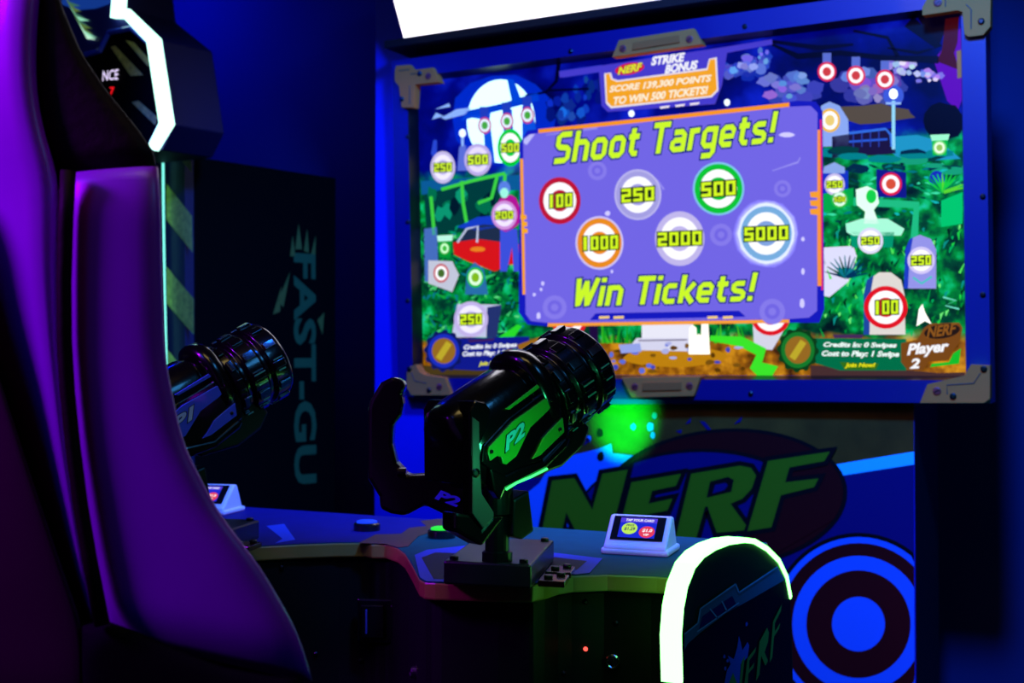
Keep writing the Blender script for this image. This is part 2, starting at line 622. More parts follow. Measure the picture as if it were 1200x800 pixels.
P(stroke([(1070, 300), (1074, 240), (1000, 236)], 10), (30, 190, 130), 3)
P([(960, 228), (1000, 220), (1000, 240), (960, 250)], (0, 170, 70), 3.5)
P([(1103, 235), (1128, 225), (1128, 262), (1103, 266)], (0, 200, 110), 3)
P(circ(1098, 210, 9, 10), (20, 40, 190), 3)
for k in range(14):
    a = math.radians(200 + k * 11)
    P(stroke([(1106, 225), (1106 + 30 * math.cos(a), 225 + 22 * math.sin(a))], [4, 1]), random.choice([(20, 210, 60), (90, 220, 40), (0, 130, 70)]), 3.5 + k * 0.02)
P([(1003, 222), (1016, 218), (1028, 224), (1030, 238), (1024, 246), (1030, 262), (1012, 262), (1014, 248), (1004, 240)], (215, 255, 230), 4, 1.2)
P(circ(1021, 230, 6, 8), (20, 210, 70), 4.5)
P([(991, 262), (1010, 256), (1040, 256), (1060, 268), (1056, 276), (1000, 276), (992, 272)], (170, 255, 220), 4)
P([(996, 272), (1048, 272), (1046, 290), (998, 290)], (0, 150, 110), 4)
P([(963, 290), (1000, 288), (1004, 300), (994, 330), (972, 348), (963, 346)], (225, 225, 255), 3.5)
for k in range(12):
    a = math.radians(195 + k * 14)
    P(stroke([(992, 325), (992 + 26 * math.cos(a), 325 + 26 * math.sin(a))], [4, 1]), random.choice([(0, 50, 90), (10, 120, 140), (0, 80, 60)]), 4.5 + k * 0.02)
P([(1059, 338), (1061, 292), (1066, 280), (1078, 275), (1091, 280), (1097, 292), (1097, 338)], (150, 150, 235), 4)
P([(1059, 338), (1061, 292), (1066, 280), (1070, 278), (1066, 300), (1064, 338)], (30, 60, 200), 4.3)
P(stroke([(1070, 325), (1080, 332), (1092, 324)], 2.5), (70, 200, 200), 4.6)
for k in range(46):
    x, y = random.uniform(965, 1125), random.uniform(285, 395)
    P(stroke([(x, y), (x + random.uniform(-8, 8), y - random.uniform(4, 16))], [3, 0.7]), random.choice([(0, 90, 30), (20, 190, 60), (0, 150, 60), (0, 60, 40), (80, 230, 90)]), 3.2 + k * 0.01)
P([(1014, 392), (1014, 345), (1018, 328), (1030, 319), (1044, 319), (1056, 328), (1060, 345), (1061, 392)], (225, 220, 215), 5)
P([(1012, 392), (1012, 345), (1016, 328), (1024, 322), (1020, 345), (1019, 392)], (30, 70, 160), 5.2)
P([(1074, 382), (1077, 362), (1081, 356), (1084, 366), (1092, 380), (1088, 378), (1084, 376)], (255, 255, 240), 5, 1.4)
P(stroke([(1105, 348), (1120, 352), (1108, 358), (1124, 362)], 2), (110, 230, 200), 5)
# undergrowth: many small leaves and stones in light and shade
for k in range(260):
    x, y = random.uniform(962, 1129), random.uniform(190, 396)
    hi = y < 262
    c = random.choice([(0, 30, 40), (0, 60, 70), (0, 120, 130), (20, 190, 190), (0, 150, 90), (0, 80, 60), (60, 230, 170)] if hi else [(0, 35, 20), (0, 70, 30), (0, 140, 50), (30, 210, 70), (0, 180, 90), (0, 50, 40), (110, 245, 120), (10, 150, 140)])
    a = random.uniform(-0.6, 0.6) if hi else random.uniform(-1.9, -1.2)
    l = random.uniform(4, 13)
    P(stroke([(x, y), (x + l * .6 * math.cos(a), y + l * .6 * math.sin(a)), (x + l * math.cos(a * .8), y + l * math.sin(a * .8))], [1.0, 3.2, 0.6]), c, 2.6 + k * 0.0012)
for k in range(200):
    x, y = random.uniform(496, 612), random.uniform(268, 398)
    c = random.choice([(0, 35, 20), (0, 70, 40), (0, 130, 50), (20, 180, 70), (0, 150, 100), (0, 45, 50), (90, 225, 130), (10, 120, 140)])
    a = random.uniform(-2.2, -0.9) if k % 2 else random.uniform(-0.4, 0.4)
    l = random.uniform(4, 12)
    P(stroke([(x, y), (x + l * .6 * math.cos(a), y + l * .6 * math.sin(a)), (x + l * math.cos(a * .8), y + l * math.sin(a * .8))], [1.0, 3.0, 0.6]), c, 2.6 + k * 0.0012)
# left: flag cloths, tombs, figure, red car
P(stroke([(542, 160), (542, 190)], 3), (150, 190, 255), 2)
P(circ(542, 156, 4, 5), (220, 240, 255), 3, 1.4)
P([(536, 200), (538, 172), (546, 170), (548, 200)], (90, 110, 215), 2.2)
P([(505, 180), (508, 164), (512, 164), (512, 190)], (40, 70, 210), 2)
P([(493, 212), (620, 204), (620, 222), (494, 228)], (10, 90, 150), 1.5)
P([(497, 228), (535, 217), (585, 206), (583, 262), (560, 270), (500, 276)], (0, 60, 50), 2)
for a in ([(517, 222), (552, 212), (592, 203)], [(541, 212), (543, 240), (547, 262)], [(583, 205), (576, 232), (560, 238)], [(592, 204), (588, 250)], [(505, 230), (509, 275)]):
    P(stroke(a, 4), (60, 210, 60), 3)
for k in range(14):
    P(blob(random.uniform(505, 580), random.uniform(225, 268), 6, 9, 0.3, 9), random.choice([(0, 25, 30), (0, 110, 70), (10, 150, 110)]), 2.5 + k * .02)
P([(497, 268), (512, 266), (514, 330), (498, 330)], (70, 110, 190), 3)
P([(535, 266), (560, 254), (590, 252), (592, 264), (560, 270)], (20, 60, 200), 4)
P([(534, 284), (545, 268), (566, 263), (590, 264), (600, 284)], (30, 45, 70), 4)
P(stroke([(536, 284), (547, 268), (560, 265), (559, 284)], 2.5), (190, 200, 230), 5)
P([(531, 284), (560, 280), (608, 286), (609, 310), (596, 310), (580, 318), (548, 306), (532, 298)], (215, 20, 10), 4.2)
P(blob(560, 292, 9, 3, 0.1), (235, 130, 20), 5)
P(blob(596, 250, 15, 22, 0.15), (180, 20, 150), 5)
P([(586, 268), (606, 268), (610, 318), (602, 318), (600, 290), (594, 318), (586, 318)], (60, 80, 220), 5)
P(circ(591, 221, 7, 9), (90, 130, 230), 5)
P(circ(591, 226, 5, 6), (160, 250, 230), 5.3)
P([(512, 276), (531, 275), (530, 282), (513, 283)], (190, 255, 230), 5)
P([(513, 283), (530, 282), (528, 302), (515, 302)], (0, 150, 50), 5)
P([(502, 305), (530, 306), (538, 322), (530, 342), (502, 332)], (195, 200, 220), 4)
P([(545, 345), (547, 318), (556, 307), (567, 315), (572, 345)], (40, 110, 170), 4.5)
for k in range(70):
    x, y = random.uniform(498, 612), random.uniform(305, 398)
    P(stroke([(x, y), (x + random.uniform(-12, 12), y - random.uniform(2, 9))], [3.5, 0.8]), random.choice([(0, 90, 30), (20, 170, 60), (0, 130, 50), (0, 50, 40), (60, 200, 110), (10, 120, 120)]), 3.2 + k * 0.008)
P([(529, 395), (536, 356), (588, 357), (580, 395)], (195, 200, 235), 6)
P([(571, 360), (588, 357), (582, 395), (570, 395)], (35, 50, 110), 6.2)
P([(583, 396), (606, 380), (612, 382), (600, 398)], (40, 220, 40), 6)
# foot of the picture: grass, pedestal, candles, stream, pebbles
for k in range(40):
    x = random.choice([random.uniform(700, 742), random.uniform(835, 880), random.uniform(690, 900)])
    P(stroke([(x, 402), (x + random.uniform(-6, 6), 402 - random.uniform(8, 24))], [4, 1]), random.choice([(0, 70, 20), (20, 160, 30), (0, 110, 30), (60, 190, 30)]), 2 + k * 0.01)
P([(752, 377), (812, 377), (812, 398), (752, 399)], (235, 235, 250), 4)
P([(741, 402), (746, 396), (808, 396), (822, 412), (742, 410)], (215, 215, 240), 4.5)
P(stroke([(748, 399), (805, 398)], 1.5), (110, 100, 130), 5)
for x, h in ((812, 30), (826, 36), (819, 20)):
    P([(x - 5, 415), (x - 4, 414 - h), (x, 411 - h), (x + 4, 414 - h), (x + 6, 415)], (255, 255, 235), 5.5, 1.3)
P(blob(790, 418, 60, 12, 0.1, 20), (190, 130, 10), 2.5)
P(stroke([(832, 396), (868, 400), (892, 412), (886, 428), (905, 440)], [6, 12, 14, 16, 26]), (60, 230, 40), 5)
for k in range(34):
    x, y = random.uniform(700, 880), random.uniform(402, 436)
    P(blob(x, y, random.uniform(2, 6), random.uniform(1.5, 3.5), 0.2, 8), random.choice([(90, 110, 220), (170, 175, 230), (60, 70, 190), (120, 80, 10), (90, 55, 0)]), 5 + k * 0.01)
P([(725, 404), (750, 402), (752, 412), (728, 414)], (150, 165, 235), 5.5)
P([(690, 378), (700, 378), (702, 412), (692, 412)], (30, 10, 60), 5)
P([(882, 378), (925, 376), (905, 410), (884, 408)], (215, 215, 235), 4)
P([(497, 428), (560, 432), (620, 437), (640, 441), (497, 441)], (70, 55, 20), 6)
P([(950, 428), (1000, 430), (1050, 432), (1100, 437), (1131, 436), (1131, 441), (950, 441)], (70, 45, 45), 6)
screen = pic.build('screen', tower, label='lit game screen showing a graveyard at night')

# ---- numbers drawn as square segments
SEG = {'0': ['t', 'b', 'l', 'r'], '1': ['c'], '2': ['t', 'ur', 'm', 'll', 'b'], '5': ['t', 'ul', 'm', 'lr', 'b']}


def digits(mb, s, cx, cy, wd, h, k, col=(215, 250, 30), back=(15, 35, 20), slope=0.0):
    n = len(s)
    cell = wd / n
    for layer, grow, c in ((k, h * 0.085, back), (k + 0.5, 0, col)):
        for j, ch in enumerate(s):
            x0, x1 = cx - wd / 2 + j * cell + cell * 0.1, cx - wd / 2 + (j + 1) * cell - cell * 0.1
            y0, y1 = cy - h / 2, cy + h / 2
            t = min(h * 0.21, cell * 0.27)
            ym = cy
            R = {'t': (x0, y0, x1, y0 + t), 'b': (x0, y1 - t, x1, y1), 'l': (x0, y0, x0 + t, y1), 'r': (x1 - t, y0, x1, y1), 'm': (x0, ym - t / 2, x1, ym + t / 2),
                 'ur': (x1 - t, y0, x1, ym), 'll': (x0, ym, x0 + t, y1), 'ul': (x0, y0, x0 + t, ym), 'lr': (x1 - t, ym, x1, y1), 'c': ((x0 + x1) / 2 - t / 2, y0, (x0 + x1) / 2 + t * 0.8, y1)}
            for q, g in enumerate(SEG[ch]):
                a, b, cc, d = R[g]
                a, b, cc, d = a - grow, b - grow, cc + grow, d + grow
                P([(x, y + slope * (x - cx)) for x, y in ((a, b), (cc, b), (cc, d), (a, d))], c, layer + 0.02 * q, 1.0, mb)
            if grow and ch != '1':
                P([(x, y + slope * (x - cx)) for x, y in ((x0 - grow, y0 - grow), (x1 + grow, y0 - grow), (x1 + grow, y1 + grow), (x0 - grow, y1 + grow))], c, layer - 0.05, 1.0, mb)


def target(x, y, rx, ry, col, s, k=7, core=None, white=(250, 250, 255), dw=None, dh=None, name='target_icon', rim=None, slope=-0.04, clip=None):
    mb = MB()

    def C(f, c, kk, st=1.0):
        pts = circ(x, y, rx * f, ry * f)
        if clip:
            pts = [(px, max(py, clip)) for px, py in pts]
        P(pts, c, kk, st, mb)
    if rim:
        C(1.08, rim, k)
    C(1.0, col, k + 0.2)
    C(0.78, white, k + 0.4, 1.1)
    C(0.46, core or col, k + 0.6)
    if s:
        digits(mb, s, x, y, dw or rx * 1.6, dh or ry * 0.62, k + 0.9, slope=slope)
    mb.build(name, screen)


RED, GRN, LAV, ORG = (215, 15, 30), (0, 205, 50), (175, 165, 230), (235, 140, 10)
for x, y in ((568, 147), (594, 142), (618, 135)):
    P([(x - 6, y - 22), (x + 5, y - 22), (x + 4, y - 8), (x - 5, y - 8)], (30, 60, 190), 6.0, 1.0, m1 := MB())
    P([(x - 8, y + 8), (x + 8, y + 7), (x + 10, y + 14), (x - 10, y + 15)], (20, 40, 160), 6.0)
    m1.build('target_hanger', screen)
    target(x, y, 8, 10, (190, 60, 140), None, 7, (70, 170, 60), (225, 235, 255))
target(519, 196, 14.5, 19, (200, 190, 235), '250', dw=22, dh=10, white=(235, 230, 255), core=(190, 180, 230))
target(560, 187, 16, 19, (190, 175, 235), '500', dw=25, dh=11, white=(225, 215, 255), core=(190, 180, 230))
target(598, 173, 15, 22, GRN, '500', dw=22, dh=10)
target(591, 252, 15, 17, (210, 150, 225), '200', dw=22, dh=9, white=(235, 225, 255), core=(200, 160, 220))
target(521, 291, 6, 7.5, (60, 190, 60), None, white=(210, 255, 210))
target(517, 320, 9, 11, (200, 70, 80), None, core=(70, 110, 40))
target(557, 325, 10, 12, (30, 190, 60), None, white=(220, 255, 220), core=(130, 190, 20))
target(552, 374, 20, 21, (195, 180, 235), '250', dw=27, dh=12, white=(235, 230, 255), core=(200, 190, 235))
for x, y in ((969, 84), (1003, 88.5), (1037, 93)):
    P([(x - 5, y - 22), (x + 5, y - 22), (x + 5, y - 9), (x - 5, y - 9)], (90, 110, 210), 5.0, 1.0, m1 := MB())
    for dx in (-5, 5):
        P([(x + dx - 1.5, y + 10), (x + dx + 1.5, y + 10), (x + dx + 1.5, y + 17), (x + dx - 1.5, y + 17)], (190, 200, 255), 5.0)
    m1.build('target_hanger', screen)
    target(x, y, 11, 11.5, (225, 40, 80), None, 7, (210, 60, 60), (255, 250, 255))
target(972.5, 141, 12, 14, (245, 190, 60), None, core=(240, 210, 120))
target(1101, 173, 8, 8.5, (120, 225, 120), None, white=(235, 255, 225), core=(150, 200, 90))
target(978, 216, 12, 13, (205, 195, 240), '250', dw=20, dh=8, core=(200, 195, 240))
target(1044, 215.5, 13, 13.5, (225, 25, 70), None, core=(220, 80, 50))
target(984, 233.5, 10, 10.5, (40, 190, 70), '500', dw=14, dh=6, white=(215, 255, 225), core=(60, 180, 80))
target(1020, 282, 15, 15.5, (225, 225, 250), '250', dw=23, dh=9, core=(200, 225, 235))
target(1079.5, 305, 16, 16, (215, 205, 250), '250', dw=25, dh=11, core=(200, 190, 240))
target(1038, 360, 25.5, 25, (225, 15, 30), '100', dw=31, dh=16)
target(903, 370, 23, 23, (225, 15, 30), None, clip=377)
target(667, 374, 21, 22, (225, 20, 40), '100', dw=28, dh=13, slope=0)

# dialog over the scene
D = MB()
P([(609, 168), (618, 153), (640, 150), (935, 118), (956, 119), (964, 130), (966, 362), (960, 378), (938, 378), (640, 382), (618, 380), (608, 366)], (20, 25, 190), 9, 1.0, D)
P([(631, 151.5), (925, 120), (925, 125), (631, 156.5)], (250, 150, 30), 9.3, 1.0, D)
P([(642, 378.5), (925, 374), (925, 378), (642, 382.5)], (250, 160, 60), 9.3, 1.0, D)
P([(609.5, 186), (613, 186), (616, 345), (612.5, 345)], (250, 160, 40), 9.3, 1.0, D)
P([(956.5, 152), (961, 152), (962.5, 335), (958, 335)], (250, 150, 60), 9.3, 1.0, D)
P([(961, 140), (963, 140), (964.5, 340), (962.5, 340)], (230, 30, 110), 9.3, 1.0, D)
for x, y in ((613, 254), (614, 262), (614.5, 270)):
    P([(x - 3, y - 3), (x + 4, y - 2), (x + 4, y + 3), (x - 3, y + 3)], (250, 170, 20), 9.6, 1.0, D)
for y in (228, 238, 248):
    P([(949, y - 3), (960, y - 4), (960, y + 4), (950, y + 3)], (250, 160, 40), 9.6, 1.0, D)
P([(613, 163), (621, 157), (926, 125), (950, 124), (958, 132), (957.5, 364), (948, 372), (926, 373.5), (640, 378), (622, 376), (616, 368)], (114, 102, 230), 9.5, 1.0, D)
P([(691, 375), (698, 367), (866, 364), (874, 371)], (20, 25, 190), 9.7, 1.0, D)
for x in (708, 725, 835, 853):
    P([(x - 6, 370.5), (x + 6, 370), (x + 6, 373), (x - 6, 373.5)], (250, 210, 120), 9.9, 1.0, D)
for x, y, r in ((700, 200, 11), (917, 221, 10), (845, 275, 13), (650, 360, 14), (905, 365, 15)):
    P(circ(x, y, r, r), (134, 123, 236), 9.7, 1.0, D)
    P(circ(x, y, r * 0.6, r * 0.6), (114, 102, 230), 9.8, 1.0, D)
    P(circ(x, y, r * 0.3, r * 0.3), (134, 123, 236), 9.9, 1.0, D)
for x, y, rx, ry in ((922, 158, 9, 3), (940, 355, 3, 5.5), (626, 345, 2, 2), (634, 339, 1.5, 2), (636, 332, 2, 2.5), (941, 280, 2, 2.5), (941, 318, 2, 4), (710, 326, 2, 2), (717, 318, 1.6, 2), (712, 250, 3, 3), (631, 370, 2.5, 4)):
    P(blob(x, y, rx, ry, 0.15, 10), (205, 200, 255), 9.9, 1.1, D)
for a in ([(905, 200), (935, 190), (938, 184)], [(640, 158), (700, 150)], [(770, 210), (778, 222)]):
    P(stroke(a, [1, 2.5, 1][:len(a)]), (150, 142, 240), 9.9, 1.0, D)
P([(613.5, 167), (614, 163), (621, 157.5), (627, 157), (617, 170)], (190, 190, 255), 9.9, 1.0, D)
D.build('dialog_panel', screen, label='violet message panel edged orange and blue')


def caption(s, bl, br, h, col, k, shear=0.22, bold=0.02, outline=None, ocol=None, name='caption', st=1.0, lean=0, space=1.0):
    mb = MB()
    om = glow(ocol) if ocol else None
    text(mb, s, S(*bl, k), S(*br, k), S(bl[0] + lean, bl[1] - h, k), glow(col, st), shear, bold, outline, om, EN * (LAY * 0.6), space)
    return mb.build(name, screen)


YEL = (205, 250, 40)
GLY = {
    'S': (.60, [[(.56, .92), (.18, .92), (.08, .84), (.08, .6), (.16, .52), (.44, .48), (.52, .41), (.52, .16), (.42, .08), (.03, .08)]]),
    'h': (.58, [[(.08, 0), (.08, 1)], [(.08, .62), (.4, .62), (.5, .54), (.5, 0)]]),
    'o': (.58, [[(.08, .3), (.08, .54), (.17, .63), (.41, .63), (.5, .54), (.5, .17), (.41, .08), (.17, .08), (.08, .17), (.08, .32)]]),
    't': (.42, [[(.16, .9), (.16, .18), (.25, .08), (.4, .08)], [(0, .63), (.4, .63)]]),
    'T': (.62, [[(0, .92), (.64, .92)], [(.31, .92), (.31, 0)]]),
    'a': (.58, [[(.1, .63), (.4, .63), (.5, .54), (.5, 0)], [(.5, .37), (.17, .37), (.08, .29), (.08, .16), (.16, .08), (.5, .08)]]),
    'r': (.38, [[(.08, 0), (.08, .71)], [(.08, .54), (.19, .63), (.38, .63)]]),
    'g': (.58, [[(.5, .63), (.17, .63), (.08, .54), (.08, .2), (.17, .1), (.5, .1)], [(.5, .71), (.5, -.13), (.42, -.22), (.08, -.22)]]),
    'e': (.58, [[(.08, .34), (.5, .34), (.5, .54), (.41, .63), (.17, .63), (.08, .54), (.08, .17), (.17, .08), (.48, .08)]]),
    's': (.56, [[(.48, .63), (.17, .63), (.09, .57), (.09, .45), (.17, .38), (.4, .34), (.48, .27), (.48, .15), (.4, .08), (.04, .08)]]),
    '!': (.20, [[(.1, .32), (.12, 1)], [(.09, 0), (.09, .17)]]),
    'W': (.80, [[(.05, 1), (.18, .02)], [(.18, .06), (.38, .9)], [(.36, .9), (.52, .02)], [(.52, .06), (.76, 1)]]),
    'i': (.16, [[(.08, 0), (.08, .71)], [(.08, .84), (.08, 1)]]),
    'n': (.58, [[(.08, 0), (.08, .71)], [(.08, .63), (.4, .63), (.5, .54), (.5, 0)]]),
    'c': (.50, [[(.47, .63), (.17, .63), (.08, .54), (.08, .17), (.17, .08), (.47, .08)]]),
    'k': (.54, [[(.08, 0), (.08, 1)], [(.1, .36), (.24, .36), (.5, .71)], [(.22, .36), (.52, 0)]]),
    ' ': (.26, [])}


def headline(s, bl, br, h, k, shear=0.2, wd=0.185):
    """square italic lettering built from strokes, with a dark blue edge"""
    x, items = 0.0, []
    for ch in s:
        wch, st = GLY[ch]
        items += [[(px + x, py) for px, py in q] for q in st]
        x += wch + 0.115
    tot = x - 0.115 + shear
    mb = MB()
    for kk, grow, c in ((k, 0.11, (15, 35, 130)), (k + 0.6, 0.0, (205, 250, 40))):
        for n_, q in enumerate(items):
            a_, b_ = V(q[0]), V(q[-1])
            if grow:
                d0 = (V(q[0]) - V(q[1])).normalized() * grow * .5
                d1 = (V(q[-1]) - V(q[-2])).normalized() * grow * .5
                q = [tuple(V(q[0]) + d0)] + q[1:-1] + [tuple(V(q[-1]) + d1)]
            rib = stroke(q, wd + grow)
            m_ = len(q)
            for j in range(m_ - 1):
                quad = [rib[j], rib[j + 1], rib[2 * m_ - 2 - j], rib[2 * m_ - 1 - j]]
                pts = []
                for px, py in quad:
                    t = (px + py * shear) / tot
                    pts.append((bl[0] + (br[0] - bl[0]) * t, bl[1] + (br[1] - bl[1]) * t - py * h))
                P(pts, c, kk + 0.012 * n_ , 1.0, mb)
    mb.build('caption', screen)


headline('Shoot Targets!', (648, 192), (912, 166), 36, 11)
headline('Win Tickets!', (671, 359.5), (888, 352), 33, 11)
T = 10.5
target(656, 235, 24.5, 27.5, (190, 20, 50), '100', T, dw=31, dh=15.5, slope=-0.08)
target(747.5, 228, 25.5, 27.5, (165, 160, 228), '250', T, dw=41, dh=16, rim=(190, 185, 240), slope=-0.08)
target(842, 221, 28, 29, (10, 195, 50), '500', T, dw=43, dh=17, rim=(130, 200, 240), slope=-0.07)
target(702.5, 284.5, 26, 29, (235, 140, 25), '1000', T, dw=46, dh=16, rim=(210, 200, 250), slope=-0.05)
target(796.5, 279.5, 29, 32, (195, 185, 238), '2000', T, dw=54, dh=16, slope=-0.04)
gl = MB()
for r, c in ((38, (128, 120, 236)), (36, (160, 160, 246)), (33.5, (215, 225, 255))):
    P(blob(898, 273.5, r, r + 2, 0.03, 24), c, T - 0.6 + (40 - r) * 0.02, 1.2, gl)
gl.build('target_halo', screen)
target(898, 273.5, 30, 32, (120, 175, 225), '5000', T, core=(130, 165, 225), dw=54, dh=16, slope=-0.04)

# banner at the top
B = MB()
P([(655, 84), (690, 79), (850, 55), (905, 46), (905, 52), (852, 62), (846, 100), (838, 122), (712, 131), (705, 124), (702, 84), (656, 91)], (70, 60, 205), 8.2, 1.0, B)
P([(708, 86), (716, 85), (718, 92), (724, 94), (828, 80), (831, 69), (840, 67), (842, 106), (834, 114), (716, 127), (710, 121)], (235, 225, 235), 8.5, 1.0, B)
P([(710, 87), (714, 86), (716, 93), (723, 96), (829, 82), (832, 70), (838, 69), (840, 105), (833, 112), (717, 124.5), (711.5, 119)], (245, 165, 30), 8.8, 1.0, B)
for a in ((773, 125), (791, 123), (808, 121)):
    P([(a[0], a[1]), (a[0] + 12, a[1] - 1.5), (a[0] + 11, a[1] + 1), (a[0] + 1, a[1] + 2.5)], (240, 230, 240), 8.8, 1.0, B)
for x, y in ((740, 133), (852, 120)):
    P(circ(x, y, 3.5, 4), (220, 235, 255), 8.5, 1.5, B)
P([(x + (y - 80) * -0.2, y - (x - 738) * 0.12) for x, y in circ(738, 80.5, 17, 7)], (215, 20, 60), 8.6, 1.0, B)
B.build('score_banner', screen, label='orange and violet score banner')
caption('NERF', (724, 88), (753, 82), 9, (230, 230, 20), 9, 0.25, 0.04, 0.03, (30, 20, 120), 'logo')
caption('STRIKE', (763, 77), (803, 72), 10.5, (245, 245, 255), 9, 0.25, 0.05)
caption('BONUS', (779, 86.5), (818, 81), 10.5, (245, 245, 255), 9, 0.25, 0.05)
caption('SCORE 139,300 POINTS', (714, 110), (834, 97), 9.5, (255, 240, 215), 9.4, 0.25, 0.04)
caption('TO WIN 500 TICKETS!', (719, 123), (830, 110), 9.5, (255, 240, 215), 9.4, 0.25, 0.04)


# status bars along the bottom
def gear(x, y, r, col, k):
    mb = MB()
    pts = []
    for j in range(48):
        a = 2 * math.pi * j / 48
        rr = r * (1.0 if j % 4 < 2 else 0.9)
        pts.append((x + rr * 0.93 * math.cos(a), y + rr * math.sin(a)))
    P(pts, tuple(int(c * 0.5) for c in col), k, 1.0, mb)
    P(circ(x, y, r * 0.74, r * 0.8), col, k + 0.3, 1.0, mb)
    P(circ(x, y, r * 0.56, r * 0.6), (150, 105, 30), k + 0.6, 1.0, mb)
    P(stroke([(x - r * 0.25, y + r * 0.38), (x + r * 0.25, y - r * 0.38)], r * 0.3), (190, 170, 40), k + 0.9, 1.0, mb)
    mb.build('gear_badge', screen)


H = MB()
P([(520, 397), (620, 394), (620, 430), (560, 434), (520, 432)], (15, 25, 140), 8, 1.0, H)
P([(548, 398), (580, 396), (578, 399), (550, 401)], (60, 30, 90), 8.2, 1.0, H)
P([(606, 404), (640, 392), (640, 425), (612, 420)], (150, 100, 20), 8.3, 1.0, H)
H.build('status_bar', screen, label='dark blue credit bar')
caption('Credits In: 0 Swipes', (543.5, 411), (606, 408), 7, (240, 245, 255), 8.6, 0.25, 0.045)
caption('Cost to Play: 1 Swipe', (542, 419), (606, 417), 7.5, (240, 245, 255), 8.6, 0.25, 0.045)
caption('Join Now!', (561, 429.5), (590, 428.5), 6, (230, 230, 20), 8.6, 0.25, 0.045)
gear(520, 411, 25, (25, 45, 190), 8.8)
H = MB()
P([(945, 396), (1062, 397), (1062, 434), (985, 434), (950, 424)], (0, 110, 70), 8, 1.0, H)
P([(984, 424), (1030, 426), (1026, 433), (990, 433)], (50, 110, 20), 8.2, 1.0, H)
P([(976, 392), (1012, 392), (1010, 396), (978, 396)], (70, 40, 90), 8.2, 1.0, H)
H.build('status_bar', screen, label='green credit bar')
caption('Credits In: 0 Swipes', (965, 408), (1051, 409), 7.5, (240, 255, 250), 8.6, 0.25, 0.045)
caption('Cost to Play: 1 Swipe', (963, 419), (1054, 420), 8.5, (240, 255, 250), 8.6, 0.25, 0.045)
caption('Join Now!', (990, 431.5), (1026, 431.5), 6.5, (235, 230, 20), 8.6, 0.25, 0.045)
gear(935, 410, 26.5, (20, 120, 40), 8.8)
H = MB()
P([(1056, 402), (1075, 398), (1083, 384), (1090, 379), (1124, 378), (1128, 384), (1124, 402), (1116, 412), (1112, 422), (1088, 424), (1082, 434), (1064, 434), (1056, 424)], (120, 70, 15), 9, 1.0, H)
P([(1112, 424), (1117, 414), (1126, 408), (1124, 426), (1090, 430), (1092, 426)], (20, 190, 40), 8.8, 1.0, H)
P([(x, y - (x - 1104) * 0.12) for x, y in circ(1104, 388, 21, 8.5)], (35, 20, 10), 9.3, 1.0, H)
H.build('player_badge', screen, label='brown player badge')
caption('NERF', (1086, 396), (1121, 391), 13, (140, 85, 20), 9.6, 0.25, 0.03, None, None, 'logo')
caption('Player', (1063, 420), (1112, 415.5), 17, (250, 250, 255), 9.6, 0.22, 0.04)
caption('2', (1066, 432), (1078, 431.5), 12, (250, 250, 255), 9.6, 0.22, 0.04)

# ---- painted art under the screen
wood_m = mat('art_wood_print', (100, 58, 14), 0.6, spec=0.1, noise=0.35, nscale=9)
art_blue = mat('art_blue', (10, 12, 84), 0.6, spec=0.1)
art_light = mat('art_light_blue', (40, 105, 205), 0.6, spec=0.1)
art_pale = mat('art_pale_stripe', (60, 215, 255), 0.6, spec=0.1)
art_red = mat('art_dark_red', (66, 4, 6), 0.6, spec=0.1)
art_black = mat('art_black', (6, 6, 8), 0.6, spec=0.1)
art_green = mat('art_yellow_green', (85, 112, 8), 0.6, spec=0.1)
ART = 0.0006


def A(pts, m, k, mb):
    mb.poly([V((min(p.x, 1.3165), p.y, p.z)) for p in [ony(x, y, -ART * k) for x, y in pts]], m)


a = MB()
A([(615, 474), (1072, 472), (1072, 536), (880, 570), (700, 560), (600, 560)], wood_m, 1, a)
A([(600, 566), (720, 540), (905, 556), (985, 544), (1072, 530), (1072, 1000), (600, 1000)], art_blue, 2, a)
A([(980, 544), (1072, 529), (1072, 544), (987, 557)], art_pale, 3, a)
A([(600, 640), (602, 590), (632, 566), (638, 556), (650, 546), (655, 548), (666, 534), (684, 530), (700, 526), (716, 520), (718, 531), (748, 534), (752, 542), (742, 566), (742, 640)], art_light, 4, a)
for x, y, r in ((703, 507, 4), (704, 535, 4.5), (690, 514, 3), (767, 487, 3), (762, 500, 4), (765, 510, 3), (742, 500, 3)):
    A(blob(x, y, r, r * 1.3, 0.15, 9), art_black if x < 705 and x > 695 else art_light, 5, a)
for pts in ([(820, 493), (826, 494), (836, 506), (828, 503)], [(792, 505), (799, 503), (798, 508)], [(803, 497), (810, 489), (809, 495)], [(860, 497), (870, 487), (868, 494)], [(688, 512), (692, 516), (684, 522)]):
    A(pts, art_blue, 5, a)
a.build('art_panel', tower, label='printed blue and brown art panel')
lg = MB()


def oval(cx, cy, rx, ry, t): return [(x, y - (x - cx) * t) for x, y in circ(cx, cy, rx, ry, 64)]


